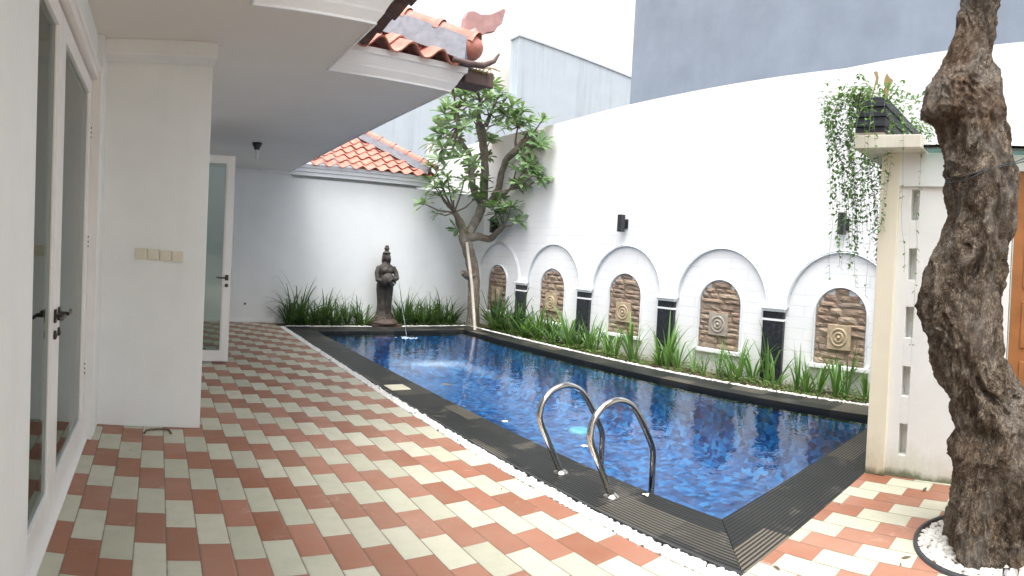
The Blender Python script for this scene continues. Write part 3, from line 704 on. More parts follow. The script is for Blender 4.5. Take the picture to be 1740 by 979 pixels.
for i,yc in enumerate(ARY[:5]):
    # niche: frame, stones, sill, carved block
    q=MB(); zc=1.0; arcband(q,yc,zc,.365,.392,XW-.03,XW,zleg=.34); nf=q.build('niche_frame',M['mould'],aw)
    q=MB(); rnd=random.Random(i*11+3); z=.34
    q.add([(XW-.004,yc-.37,.34),(XW-.004,yc+.37,.34),(XW-.004,yc+.37,1.0),(XW-.004,yc-.37,1.0)],[(0,1,2,3)])
    while z<1.36:
        h=rnd.uniform(.065,.115)
        zm=z+h/2; hw=.366 if zm<zc else math.sqrt(max(.0,.366**2-(max(zm,z+h*.8)-zc)**2))
        if hw<.03: break
        y=yc-hw
        while y<yc+hw-.02:
            l=min(rnd.uniform(.12,.42),yc+hw-y)
            if yc+hw-y-l<.05: l=yc+hw-y
            dep=rnd.uniform(.008,.034)
            # rough split face
            nx,nz=4,3; grid=[]
            for a_ in range(nx+1):
                for b2 in range(nz+1):
                    ed=(a_ in (0,nx) or b2 in (0,nz))
                    grid.append((XW-.004-dep*(.35 if ed else 1)-(0 if ed else rnd.uniform(-.006,.009)),y+.003+(l-.006)*a_/nx,z+.003+(h-.006)*b2/nz))
            b0=[(a_*(nz+1)+b2,(a_+1)*(nz+1)+b2,(a_+1)*(nz+1)+b2+1,a_*(nz+1)+b2+1) for a_ in range(nx) for b2 in range(nz)]
            k0=len(grid); grid+=[(XW,y+.003,z+.003),(XW,y+l-.003,z+.003),(XW,y+l-.003,z+h-.003),(XW,y+.003,z+h-.003)]
            c00,c10,c11,c01=0,nx*(nz+1),nx*(nz+1)+nz,nz
            bot=[a_*(nz+1) for a_ in range(nx+1)]; top=[a_*(nz+1)+nz for a_ in range(nx+1)]
            q.add(grid,b0+[tuple([k0,k0+1]+bot[::-1]),tuple([k0+3,k0+2]+top[::-1]),tuple([k0,k0+3]+list(range(nz,-1,-1))),tuple([k0+1,k0+2]+[nx*(nz+1)+b2 for b2 in range(nz,-1,-1)])],0,False)
            y+=l
        z+=h
    q.build('stone_panel',M['stone'],aw)
    q=MB(); q.box(XW-.075,XW,yc-.43,yc+.43,.285,.34); q.build('sill',M['trim'],aw,bevel=.006)
    q=MB(); zc2=.715; s_=.165; x=XW-.055
    q.box(x,XW,yc-s_,yc+s_,zc2-s_,zc2+s_)
    RM=Matrix.Rotation(R(-90),3,'Y')
    def torus(r,t,x_,n1=28,n2=8):
        vs=[];
        for a_ in range(n1):
            for b2 in range(n2):
                A_=2*math.pi*a_/n1; B_=2*math.pi*b2/n2
                vs.append((x_-t*math.sin(B_)*.8,yc+(r+t*math.cos(B_))*math.cos(A_),zc2+(r+t*math.cos(B_))*math.sin(A_)))
        q.add(vs,[(a_*n2+b2,((a_+1)%n1)*n2+b2,((a_+1)%n1)*n2+(b2+1)%n2,a_*n2+(b2+1)%n2) for a_ in range(n1) for b2 in range(n2)],0,True)
    torus(.112,.017,x); torus(.058,.016,x-.002)
    q.lathe((x,yc,zc2),[(.001,.03),(.018,.026),(.03,0)],16,0,RM)
    q.build('carved_block',M['carved_grey'] if i==3 else M['carved'],aw,bevel=.004)
for yc in (9.70,7.75,5.80,3.86,1.9):
    q=MB(); q.box(XW-.06,XW,yc-.165,yc+.165,-.04,.985); pl=q.build('pilaster',M['granite'],aw,bevel=.003)
    q=MB(); q.box(XW-.066,XW,yc-.172,yc+.172,.855,.885); q.build('band',M['trim'],pl)
    q=MB(); q.box(XW-.075,XW,yc-.178,yc+.178,.985,1.02); q.box(XW-.095,XW,yc-.2,yc+.2,1.02,1.045); q.build('capital',M['trim'],pl,bevel=.004)
def wall_lamp(yc,lab):
    e=empty('wall_lamp',(XW,yc,2.22),lab,'wall lamp','black wall lamps on the arched wall')
    q=MB(); q.box(XW-.16,XW-.06,yc-.045,yc+.045,2.08,2.37); q.build('lamp_body',M['black'],e,bevel=.004)
    q=MB(); q.box(XW-.06,XW-.015,yc-.03,yc+.03,2.17,2.27); q.box(XW-.018,XW,yc-.065,yc+.065,2.14,2.30); q.build('bracket',M['black'],e)
    q=MB(); q.lathe((XW-.11,yc,2.078),[(.001,.0),(.03,0),(.03,-.004)],14); q.build('lens',M['bulb'],e)
wall_lamp(6.84,'black box lamp on the white wall above the middle arch, in clear view')
wall_lamp(2.88,'black box lamp half hidden behind the hanging vines')
wall_lamp(10.80,'black box lamp behind the leafy tree near the wall corner')

# ------------------------------------------------------------------ partition with pillar, right
pt=empty('partition_wall',(4.27,1.3,0),'white slotted wall with cream corner pillar and stained foot by the old trunk','wall')
q=MB()
ys0,ys1=1.125,1.19; zs=[(.17,.41),(.62,.85),(1.07,1.31),(1.52,1.76),(1.98,2.22)]
XP0,XP1=4.30,4.42
q.box(XP0,XP1,ys1,1.29,0,2.24); q.box(XP0,XP1,.46,ys0,0,2.24)
zz=0
for a,b in zs: q.box(XP0,XP1,ys0,ys1,zz,a); zz=b
q.box(XP0,XP1,ys0,ys1,zz,2.24); q.box(4.275,XP1,.46,1.29,2.24,2.50)
q.box(4.30,4.42,.40,.46,0,2.5); q.box(4.30,4.42,-2.5,.40,2.38,2.5); q.box(4.30,4.42,-2.5,-.6,0,2.38)
q.box(4.40,4.43,1.10,1.22,0,2.24); q.box(4.55,6.2,1.30,1.42,0,2.5)
q.build('wall_body',M['partition'],pt,bevel=.003)
q=MB(); q.box(4.27,4.55,1.285,1.44,0,2.50); q.build('pillar',M['cream'],pt,bevel=.008)
q=MB(); q.box(4.10,4.8,1.085,1.62,2.50,2.60); q.build('cap_slab',plaster('stained_slab',(.74,.70,.60),stain=.35,bs=.25,streak=.25),pt,bevel=.006)
q=MB(); q.box(4.33,4.38,-.58,.385,0.01,2.37); dd=q.build('wooden_door',M['wood_door'],pt)
q=MB(); 
for k in range(5): q.box(4.322,4.33,-.5,.3,.15+k*.45,.5+k*.45)
q.build('door_panel',M['wood_door'],dd,bevel=.004)
q=MB(); q.box(4.16,6.9,-2.5,1.08,2.515,2.535); q.build('glass_canopy',M['canopy'],pt)
# planter box on the cap
pe=empty('planter_box',(4.7,1.5,2.60),'long dark ribbed planter box on top of the pillar cap','planter')
q=MB(); zb=2.63
px0,px1,py0,py1=4.12,6.05,1.38,1.62
for k in range(7):
    z0=zb+k*.038
    q.box(px0-(.012 if k%2 else 0),px1,py0-(.012 if k%2 else 0),py1+(.012 if k%2 else 0),z0,z0+.0378)
q.build('box',M['planter'],pe,bevel=.003)
q=MB(); q.box(px0+.01,px1-.01,py0+.01,py1-.01,2.60,2.63); q.build('base_board',M['stake'],pe)

# ------------------------------------------------------------------ leaves / plants
def leaf_quad(mb, p, d, up, L_, W_, mi=0, fold=.25, droop=.3, seg=4, shape='obov'):
    d=Vector(d).normalized(); up=Vector(up); s=d.cross(up)
    if s.length<1e-3: s=Vector((1,0,0))
    s.normalize(); nn=s.cross(d).normalized()
    vs=[]
    for i in range(seg+1):
        t=i/seg
        w={'obov':(.12,.45,.85,1.0,.0),'strap':(.7,1,1,.75,.0),'oval':(.0,.8,1,.7,.0)}[shape]
        ww=w[min(4,int(round(t*4)))]*W_*.5
        c=Vector(p)+d*(L_*t)-Vector((0,0,1))*(droop*L_*t*t)
        vs+= [c-s*ww+nn*ww*fold*2*.5, c, c+s*ww+nn*ww*fold*2*.5]
    fs=[]
    for i in range(seg):
        a=i*3; fs+=[(a,a+1,a+4,a+3),(a+1,a+2,a+5,a+4)]
    mb.add(vs,fs,mi,True)
def strap_clump(seed, n, h, spread, lean=1.0, wid=.034):
    rnd=random.Random(seed); mb=MB(); mb.open=True
    for i in range(n):
        a=rnd.uniform(0,6.28); r=rnd.uniform(0,.07)*spread; Lh=h*rnd.uniform(.55,1.05)
        base=Vector((math.cos(a)*r,math.sin(a)*r,0)); out=Vector((math.cos(a),math.sin(a),0)); side=Vector((-math.sin(a),math.cos(a),0))
        tilt=rnd.uniform(.08,.75)*lean; curl=rnd.uniform(.2,1.5)*lean; seg=7; p=base.copy(); w=wid*rnd.uniform(.6,1.1); vs=[]; th=tilt
        kink=rnd.random()<.18; kt=rnd.uniform(.5,.8)
        for k in range(seg+1):
            t=k/seg; ww=w*(.75+.35*math.sin(math.pi*min(1,t*1.2))) * (1-t**3.5) *.5+.0012
            dirv=out*math.sin(th)+Vector((0,0,1))*math.cos(th); nn=out*math.cos(th)-Vector((0,0,1))*math.sin(th)
            vs+=[p-side*ww-nn*ww*.35,p,p+side*ww-nn*ww*.35]
            p=p+dirv*(Lh/seg)*1.05; th+=curl/seg*(.4+1.3*t)
            if kink and t>kt: th+=.9; kink=False
            th=min(th,2.7); p.z=max(p.z,.01)
        fs=[]
        for k in range(seg):
            a_=k*3; fs+=[(a_,a_+1,a_+4,a_+3),(a_+1,a_+2,a_+5,a_+4)]
        mb.add(vs,fs,0,True)
    return mb
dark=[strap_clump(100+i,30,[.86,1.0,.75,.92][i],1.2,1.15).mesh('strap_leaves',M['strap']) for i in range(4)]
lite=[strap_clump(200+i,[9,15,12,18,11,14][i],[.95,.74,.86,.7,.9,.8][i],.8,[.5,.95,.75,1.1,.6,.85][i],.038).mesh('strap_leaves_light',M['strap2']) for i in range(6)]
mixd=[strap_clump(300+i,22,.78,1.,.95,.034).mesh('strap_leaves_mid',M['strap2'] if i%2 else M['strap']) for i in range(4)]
def put(meshes,x,y,s,lab,grp,i,z=-.02):
    o=bpy.data.objects.new('strap_leaf_plant',meshes[i%len(meshes)]); o.location=(x,y,z); o.rotation_euler=(.09*math.sin(i*3.7),.09*math.cos(i*2.3),(i*2.399)%6.28); o.scale=(s*(1+.12*math.sin(i*5.1)),s*(1+.12*math.sin(i*5.1)),s*(1+.16*math.sin(i*1.9)))
    link(o); tag(o,lab,'plant',grp); return o
rnd=random.Random(5); i=0
# back bed, left and right of the statue
for x in [2.62,2.78,2.98,3.15,3.33,3.5,3.68,3.86,4.02,4.15]:
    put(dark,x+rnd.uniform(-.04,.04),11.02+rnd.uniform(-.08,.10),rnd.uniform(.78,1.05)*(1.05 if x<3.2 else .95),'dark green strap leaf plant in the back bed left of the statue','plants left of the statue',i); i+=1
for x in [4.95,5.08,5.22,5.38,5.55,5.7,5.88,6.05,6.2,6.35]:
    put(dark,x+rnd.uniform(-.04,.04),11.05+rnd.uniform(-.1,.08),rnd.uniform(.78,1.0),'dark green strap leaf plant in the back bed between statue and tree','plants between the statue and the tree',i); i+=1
# side bed from the tree toward the camera
for y in [10.35,10.1,9.85,9.6,9.35,9.1,8.88,8.65]:
    put(dark if y>9.3 else mixd,6.88+rnd.uniform(-.1,.08),y,rnd.uniform(.85,1.1),'green strap leaf plant in the side bed before the farthest two niches','plants before the farthest two niches',i); i+=1
for y in [8.4,8.15,7.95,7.72,7.5,7.3]:
    put(mixd,6.88+rnd.uniform(-.08,.08),y,rnd.uniform(.75,1.0),'drooping strap leaf plant at the foot of the second black pilaster from the tree','plants by the second pilaster',i); i+=1
for (y,s,xx) in [(7.02,.75,6.8),(6.78,.9,6.85),(6.55,.8,6.78)]:
    put(lite,xx,y,s,'upright light green strap leaf plant in front of the middle niche','plants before the middle niche',i); i+=1
for (y,s,xx) in [(6.25,1.05,6.85),(6.08,.9,6.75)]:
    put(lite,xx,y,s,'tall light green strap leaf plant between middle niche and third pilaster','plants right of the middle niche',i); i+=1
for (y,s,xx) in [(5.72,1.0,6.9),(5.48,.95,6.8),(5.35,.85,6.9)]:
    put(lite,xx,y,s,'broad light green strap leaf plant beside the third black pilaster','plants beside the third pilaster',i); i+=1
for (y,s,xx) in [(5.0,.55,6.85),(4.8,.6,6.8),(4.55,.62,6.85)]:
    put(lite,xx,y,s,'short strap leaf plant below the fourth niche with the grey carved block','plants below the fourth niche',i); i+=1
for (y,s,xx) in [(4.34,.85,6.85),(4.2,.9,6.8),(4.02,.8,6.9)]:
    put(lite,xx,y,s,'arching strap leaf plant left of the fourth black pilaster','plants left of the fourth pilaster',i); i+=1
for (y,s,xx) in [(3.78,1.0,6.88),(3.62,.9,6.8)]:
    put(lite,xx,y,s,'strap leaf plant with a bent leaf right of the fourth black pilaster','plants right of the fourth pilaster',i); i+=1
for (y,s,xx) in [(3.3,.75,6.85),(3.15,.7,6.8),(3.02,.75,6.88),(2.75,1.0,6.85),(2.6,.8,6.8),(2.35,.75,6.85),(2.1,.8,6.85)]:
    put(lite,xx,y,s,'light green strap leaf plant below the nearest niche by the pillar','plants below the nearest niche',i); i+=1
# low ground cover
q=MB(); q.open=True; rnd=random.Random(77)
for k in range(9000):
    if k%4: x=rnd.uniform(CX1+.07,7.1); y=rnd.uniform(1.6,10.7); 
    else: x=rnd.uniform(2.55,6.6); y=rnd.uniform(CY1+.08,11.3)
    if noise.noise(Vector((x*3,y*3,0)))<-.22: continue
    h=rnd.uniform(.0,.085)*(1+noise.noise(Vector((x*2,y*2,3))))
    a=rnd.uniform(0,6.28); leaf_quad(q,(x,y,h-.02),(math.cos(a),math.sin(a),rnd.uniform(0,.9)),(0,0,1),rnd.uniform(.03,.075),rnd.uniform(.012,.026),0,.2,.2,4,'oval')
tag(q.build('ground_cover',M['ground_cover']),'low creeping ground cover in the beds around the pool',None,None,'stuff')

# ------------------------------------------------------------------ frangipani in the corner
tr=empty('frangipani_tree',(6.62,10.72,0),'leafy frangipani tree with knobbly grey trunk in the far corner of the pool','tree')
q=MB()
def P(x,y,Y=10.72):
    p=aty(x,y,Y)
    return p if p.x<6.98 else atx(x,y,6.98-.25*max(0,10.9-Y)/1.0*.6)
def limb(pts,r,Y=10.72,n=12,j=.10):
    pp=[P(x,y,Y+dy) for x,y,dy in pts]; 
    # resample smoothly
    out=[];rr=[]
    for a in range(len(pp)-1):
        p0=pp[max(0,a-1)];p1=pp[a];p2=pp[a+1];p3=pp[min(len(pp)-1,a+2)]
        for k in range(5):
            t=k/5; out.append(.5*((2*p1)+(-p0+p2)*t+(2*p0-5*p1+4*p2-p3)*t*t+(-p0+3*p1-3*p2+p3)*t**3)); rr.append(r[a]+(r[a+1]-r[a])*t)
    out.append(pp[-1]); rr.append(r[-1]); q.tube(out,[x_*.84 for x_ in rr],n,0,True,j)
limb([(803,560,0),(804,530,0),(805,500,0),(804,465,.02),(800,440,.03),(792,415,0),(787,398,0)],[.19,.16,.155,.15,.15,.15,.13])
limb([(806,470,0),(793,468,-.03),(786,462,-.05)],[.13,.10,.07],j=.2)              # knob
limb([(789,402,0),(785,385,0),(776,367,-.05),(772,361,-.06)],[.12,.09,.07,.075],j=.15)
limb([(792,405,0),(812,402,0),(832,406,.02),(846,394,.05),(856,384,.05)],[.12,.10,.09,.07,.06],j=.2)
limb([(792,405,0),(803,385,.05),(814,365,.1),(820,345,.12)],[.13,.12,.12,.11])
limb([(820,350,.12),(823,310,.1),(824,270,.08),(819,235,.05),(815,212,.02)],[.12,.11,.10,.11,.13],j=.14)
limb([(815,215,.02),(813,190,0),(815,170,0),(808,155,0)],[.10,.05,.035,.02])
limb([(826,212,.02),(833,195,0),(838,180,-.1)],[.07,.04,.02])
limb([(818,345,.1),(806,325,.02),(801,295,-.1),(798,265,-.15),(783,240,-.2),(779,212,-.25),(776,185,-.3)],[.10,.09,.085,.07,.06,.045,.02],j=.15)
limb([(828,350,.12),(845,325,.2),(852,295,.22),(862,270,.25),(878,255,.2),(890,240,.2)],[.09,.09,.085,.085,.09,.07],j=.18)
limb([(844,333,.2),(856,330,.15),(866,322,.1)],[.05,.045,.03])
limb([(878,255,.2),(876,240,.2),(880,215,.2)],[.05,.03,.015]); limb([(888,242,.2),(896,225,.1)],[.04,.02])
bt=q.build('trunk',M['bark2'],tr)
q=MB(); q.open=True
ros=[(813,136,1),(787,152,1),(836,142,1),(849,156,1),(823,159,1),(797,179,1),(771,162,1),(771,182,1),(761,208,1),(751,228,1),(738,241,1),(869,179,1),(888,185,1),(852,195,1),(921,205,.9),(878,198,1),(898,205,1),
 (738,284,1),(735,303,1),(738,316,1),(718,345,.9),(742,362,.7),(780,391,1.05),(764,267,1),(784,264,1),(803,296,.9),(816,322,1),(836,349,1),(849,362,1),(869,349,1),(880,374,.9),(878,286,1),(895,277,1),(908,296,1),(921,303,1),(918,244,1),(875,313,1),(829,264,.6),(833,238,1),(803,277,.9),(823,303,.8),(790,303,.8),(810,335,.9),(862,215,1),(790,215,.9),(802,200,1),(840,175,1),(862,165,.9),(752,250,.9),(905,225,1),(893,260,.9),(760,300,.9),(845,378,.8),(775,235,.8),(755,192,1),(790,168,1),(828,185,.9),(905,250,.9),(748,330,.9),(800,150,1),(825,145,1),(780,200,.9),(770,145,.8),(845,210,.9),(795,155,1),(830,165,1),(760,180,.9),(860,195,1),(748,215,.9),(886,212,1),(745,270,1),(752,315,1),(770,325,.9),(850,335,.9),(855,355,1),(890,290,1),(905,282,1),(885,310,.9),(900,232,1),(815,185,1),(820,228,.8)]
rnd=random.Random(21); tg=MB(); ncl=0
starts=[(815,212),(833,195),(779,212),(776,185),(890,240),(880,215),(866,322),(856,384),(772,361),(820,260),(815,170)]
for (x,y,s) in ros:
    dy=rnd.uniform(-.75,.45) if y<330 else rnd.uniform(-.5,.3)
    c=P(x,y,10.72+dy)
    # supporting twig from the nearest limb end
    sx_,sy_=min(starts,key=lambda a:(a[0]-x)**2+(a[1]-y)**2*.6+(0 if a[1]>y-8 else 800)); s0=P(sx_,sy_,10.72)
    dv=(c-s0); 
    if dv.length>.12:
        mid=s0+dv*.5+Vector((0,0,-.06)); tg.tube([s0,mid,c],[.022,.017,.012],6)
        ax=(c-mid).normalized()*.5+Vector((0,0,.7))
    else: ax=Vector((0,0,1))
    ax.normalize(); nl=rnd.randint(14,20)
    a1=ax.orthogonal().normalized(); a2=ax.cross(a1); ph=rnd.random()*6
    for k in range(nl):
        th=ph+k*2.4; el=rnd.uniform(.0,.95)-.15*(k<5)
        d=(a1*math.cos(th)+a2*math.sin(th))*math.cos(el)+ax*math.sin(el)
        leaf_quad(q,c-ax*rnd.uniform(0,.07)+d*.015,d,ax,rnd.uniform(.22,.36)*s,rnd.uniform(.07,.11)*s,0,.3,rnd.uniform(.05,.4))
q.build('crown',M['frangi'],tr); tg.build('twig',M['bark2'],tr)
a=atz(807,561,.01); b=P(793,412,10.5)
q=MB(); q.tube([a,a.lerp(b,.5)+Vector((.03,0,0)),b],[.034,.034,.032],8)
tag(q.build('tree_stake',M['stake'],origin=a),'pale wooden pole leaning against the frangipani trunk','pole')

# ------------------------------------------------------------------ statue
st=empty('fountain_statue',(4.62,11.0,0),'dark stone statue of a standing woman pouring water from a jar','statue')
sx0,sy0=4.60,10.98
def sph(bm_,c,r,seg=14):
    m_=Matrix.Translation(Vector((sx0,sy0,0))+Vector(c))@Matrix.Diagonal((*r,1)) if hasattr(r,'__len__') else Matrix.Translation(Vector((sx0,sy0,0))+Vector(c))@Matrix.Scale(r,4)
    bmesh.ops.create_uvsphere(bm_,u_segments=seg,v_segments=10,radius=1,matrix=m_)
bm=bmesh.new()
q=MB()
# skirt, hips, torso: elliptical stack
prof_=[(0.10,.26,.20),(.16,.245,.19),(.22,.205,.165),(.32,.18,.145),(.45,.175,.14),(.6,.185,.145),(.75,.205,.15),(.86,.205,.15),(.94,.185,.135),(1.00,.16,.12),(1.07,.165,.12),(1.13,.185,.13),(1.19,.185,.12),(1.245,.165,.1),(1.28,.10,.075),(1.32,.06,.06)]
n=28; vs=[]
for z,rx,ry in prof_:
    for k in range(n):
        th=2*math.pi*k/n; fold=1+(.035*math.sin(th*7+z*9)+.02*math.sin(th*13) if z<.9 else 0)
        vs.append((sx0+rx*math.cos(th)*fold,sy0+ry*math.sin(th)*fold,z))
q.add(vs,[(i*n+k,i*n+(k+1)%n,(i+1)*n+(k+1)%n,(i+1)*n+k) for i in range(len(prof_)-1) for k in range(n)]+[tuple(range(n))[::-1],tuple(range((len(prof_)-1)*n,len(prof_)*n))])
S=Vector((sx0,sy0,0))
for p,r in (([(0,0,1.24),(0.01,-.01,1.40)],[.065,.06]),
            ([(-.17,0,1.215),(-.235,-.03,1.09),(-.24,-.09,.95),(-.15,-.19,.92),(-.03,-.23,.93)],[.062,.06,.054,.046,.04]),
            ([(.17,0,1.215),(.245,-.03,1.10),(.245,-.10,.99),(.15,-.19,.97),(.05,-.23,.98)],[.062,.06,.054,.046,.04])):
    q.tube([S+Vector(a_) for a_ in p],r,10)
me=q.mesh('tmp',[])
bm.from_mesh(me)
sph(bm,(.012,-.015,1.405),(.085,.09,.105)); sph(bm,(.022,-.105,1.40),(.014,.022,.024)); sph(bm,(0,.02,1.43),(.10,.10,.10)); sph(bm,(.02,-.095,1.36),(.028,.016,.008))
sph(bm,(-.012,-.088,1.425),(.018,.012,.008)); sph(bm,(.052,-.085,1.425),(.018,.012,.008))
sph(bm,(0,-.005,1.505),(.10,.098,.028)); sph(bm,(0,.0,1.54),(.055,.055,.03)); sph(bm,(0,.0,1.595),(.064,.062,.036)); sph(bm,(0,0,1.64),(.048,.046,.028)); sph(bm,(-.095,.01,1.36),(.022,.03,.07)); sph(bm,(.10,.01,1.36),(.022,.03,.07))
sph(bm,(-.072,-.10,1.14),(.068,.055,.062)); sph(bm,(.072,-.10,1.14),(.068,.055,.062))
sph(bm,(0,0,.84),(.218,.162,.03)); sph(bm,(-.01,-.155,.55),(.035,.03,.28))
for k in range(5): sph(bm,(-.02+.012*k,-.21-.004*k,.955+.012*k),(.014,.03,.012))
me2=bpy.data.meshes.new('body'); bm.to_mesh(me2); bm.free()
ob=bpy.data.objects.new('body',me2); COL.objects.link(ob)
rmsh=ob.modifiers.new('r','REMESH'); rmsh.mode='VOXEL'; rmsh.voxel_size=.011
smo=ob.modifiers.new('s','SMOOTH'); smo.factor=.5; smo.iterations=3
dg=bpy.context.evaluated_depsgraph_get(); ev=bpy.data.meshes.new_from_object(ob.evaluated_get(dg)); bpy.data.objects.remove(ob)
ev.transform(Matrix.Translation((sx0,sy0,0))@Matrix.Diagonal((.88,.95,1,1))@Matrix.Translation((-sx0,-sy0,0))); ev.transform(Matrix.Translation(-st.location)); ev.materials.clear(); ev.materials.append(M['statue'])
for pl_ in ev.polygons: pl_.use_smooth=True
ob=bpy.data.objects.new('body',ev); link(ob,st)
q=MB(); jc=Vector((sx0-.02,sy0-.24,.95)); JM=Matrix.Rotation(R(-62),3,'X')@Matrix.Rotation(0,3,'Z'); JM=Matrix.Rotation(R(18),3,'Z')@Matrix.Rotation(R(105),3,'X')
q.lathe(jc,[(.001,-.16),(.09,-.14),(.14,-.07),(.145,-.01),(.11,.06),(.06,.085),(.055,.11),(.085,.13),(.07,.132),(.035,.10),(.001,.06)],24,0,JM); q.build('jar',M['statue'],st)
q=MB(); q.box(sx0-.33,sx0+.33,sy0-.22,sy0+.2,-.02,.05)
q.lathe((sx0,sy0,0),[(.30,.05),(.31,.08),(.27,.11),(.25,.14),(.2,.16)],24); q.build('plinth',M['statue'],st,bevel=.012)
# falling water
wv=atz(691,574,-.045); j0=jc+Vector((.03,-.10,-.03)); q=MB(); pts=[]
vx=(wv-j0); T=1.
for k in range(25):
    t=k/24; pts.append(Vector((j0.x+vx.x*t,j0.y+vx.y*t,j0.z+(vx.z)*(t**1.9)+.00)))
q.tube(pts,[.0052-.0022*(k/24)+.001*math.sin(k*1.7) for k in range(25)],8)
fs_=empty('water_jet',tuple(wv),'thin jet of water falling from the jar with white splash on the pool','water jet'); q.build('stream',M['foam'],fs_)
q=MB(); rnd=random.Random(3)
for k in range(46):
    a=rnd.uniform(0,6.28); r=abs(rnd.gauss(0,.085)); p=wv+Vector((math.cos(a)*r*1.3,math.sin(a)*r,0))
    q.lathe(p,[(.001,rnd.uniform(.003,.022)),(rnd.uniform(.006,.016),.004),(rnd.uniform(.015,.03),-.002)],7)
q.build('splash',M['foam'],fs_)

# ------------------------------------------------------------------ pool ladder
ldr=empty('pool_ladder',(2.7,2.85,0),'stainless steel pool ladder with two curved handrails','ladder')
def smooth(pp,m=6):
    out=[]
    for a in range(len(pp)-1):
        p0=pp[max(0,a-1)];p1=pp[a];p2=pp[a+1];p3=pp[min(len(pp)-1,a+2)]
        for k in range(m):
            t=k/m; out.append(.5*((2*p1)+(-p0+p2)*t+(2*p0-5*p1+4*p2-p3)*t*t+(-p0+3*p1-3*p2+p3)*t**3))
    return out+[pp[-1]]
prof_=[(2.70,.0),(2.63,.13),(2.535,.30),(2.485,.40),(2.48,.47),(2.51,.545),(2.59,.605),(2.70,.625),(2.80,.60),(2.88,.545),(2.96,.445),(3.06,.29),(3.095,.21),(3.10,.10),(3.10,-.30),(3.10,-.85)]
for yy in (3.08,2.57):
    q=MB(); q.tube(smooth([Vector((x,yy,z)) for x,z in prof_],6),.0215,16); hr=q.build('handrail',M['steel'],ldr)
    q=MB(); q.lathe((2.70,yy,.005),[(.055,0),(.052,.006),(.03,.016),(.024,.02),(.02,.02)],28); q.build('flange',M['steel'],hr)
for z in (-.25,-.5,-.75):
    q=MB(); q.box(3.06,3.15,2.57,3.08,z-.015,z+.015); q.build('step',M['steel'],ldr,bevel=.006)
# things by and in the water
q=MB(); c0=atz(650,655);c1=atz(682,652); q.box(2.53,2.76,5.70,5.94,.005,.016)
tag(q.build('skimmer_lid',simple('cream_lid',(.72,.68,.5),.5,0,.05,9,.05),origin=(2.64,5.8,0),bevel=.004),'square cream lid lying on the dark pool edge','lid')
d=ray(985,731); pz=d*((-.88-EYE)/d.z)+Vector((0,0,EYE))
q=MB(); q.lathe((pz.x,pz.y,-.90),[(.16,0),(.155,.03),(.10,.04),(.001,.045)],28); 
tag(q.build('floor_drain',simple('pale_drain',(.08,.34,.38),.4,0,.1,12,.0),origin=(pz.x,pz.y,-.90)),'pale round fitting under the water beside the ladder','drain')
def fallen(name,pos,L_,W_,m,lab,cat,n=1,rz=0,grp=None):
    q=MB(); q.open=True
    for k in range(n):
        a=rz+k*6.283/max(n,1) if n>1 else rz
        leaf_quad(q,Vector(pos)+Vector((0,0,.004)),(math.cos(a),math.sin(a),.06),(0,0,1),L_,W_,0,.3,.05,4,'oval')
    return tag(q.build(name,m,origin=pos),lab,cat,grp)
M['petal']=simple('white_petal_and_glare',(.8,.8,.74),.5,0,.03,9,0)  # white of the floating flowers and of the painted glare by the ladder
fallen('floating_leaf',atz(746,654,-.043),.16,.06,M['dry'],'yellow leaf floating on the pool near the cream lid','leaf',1,-.6)
fallen('floating_flower',atz(993,759,-.043),.035,.025,M['petal'],'white five petalled flower floating beside the ladder','flower',5)
fallen('floating_flower',atz(858,717,-.043),.035,.025,M['petal'],'tiny white flower floating on open water left of the ladder','flower',5)
fallen('painted_glare',atz(1098,842,.006),.03,.022,M['petal'],'painted white glare on the pool edge at the ladder foot','glare',3)  # glare where the ladder enters the water, painted as small white blades
# litter on the paving
for (x,y,rz,L_,lab) in [(1530,950,-.9,.07,'thin dry leaf on the cream tile near the stone ring'),(1531,963,.4,.035,'scrap of dry leaf just below the thin leaf by the stone ring'),(1426,859,.5,.03,'dry scrap on the red tile near the pool edge'),(1568,836,-.1,.09,'dry twig near the foot of the slotted wall'),(1326,970,1.2,.06,'dry stalk on the tile beside the coping corner'),(218,766,0,.03,'dark speck of debris left of the bent rod'),(852,833,.9,.03,'dark seed on the cream tile beside the pebble strip'),(197,797,1.,.03,'brown scrap at the tile joint left of the wall face')]:
    fallen('dry_leaf',atz(x,y,.002),L_,L_*.25,M['twig'],lab,'dry leaf',1,rz,'dry leaves on the paving')

# ------------------------------------------------------------------ vines in the planter
vn=empty('hanging_vine',(4.3,1.55,2.88),'hanging green vine spilling from the planter box down past the pillar','vine')
q=MB(); q.open=True; tgs=MB(); rnd=random.Random(9)
def strand(p,steps,dens,drift=(0,0),size=.035,grav=1.):
    p=Vector(p); pts=[p.copy()]; d=Vector((rnd.uniform(-.25,.25),rnd.uniform(-.2,.45),.35))
    d.normalize()
    for k in range(steps):
        d=(d+Vector((rnd.uniform(-.12,.12)+drift[0],rnd.uniform(-.12,.12)+drift[1],-.38*grav))); d.y-=max(0,p.y-1.70)*1.2; d=d.normalized(); p=p+d*.045; pts.append(p.copy())
        if rnd.random()<dens:
            for e in range(rnd.choice((1,2,2,3))):
                a=rnd.uniform(0,6.28); leaf_quad(q,p,(math.cos(a),math.sin(a),rnd.uniform(-.9,.5)),(0,0,1),size*rnd.uniform(.6,1.3),size*.55*rnd.uniform(.7,1.2),0,.2,.2,4,'oval')
    tgs.tube(pts,.0013,3,0,False)
for k in range(95):
    xx=rnd.uniform(4.14,4.6) if k%3 else rnd.uniform(4.6,5.6)
    strand((xx,rnd.uniform(1.60,1.65),2.89),int(rnd.choice((10,14,18,22,26,30,33))),.97,(.03,.006),.040)
for k in range(8): strand((rnd.uniform(4.16,4.2),rnd.uniform(1.63,1.66),2.9),rnd.randint(28,36),.8,(.03,.03))
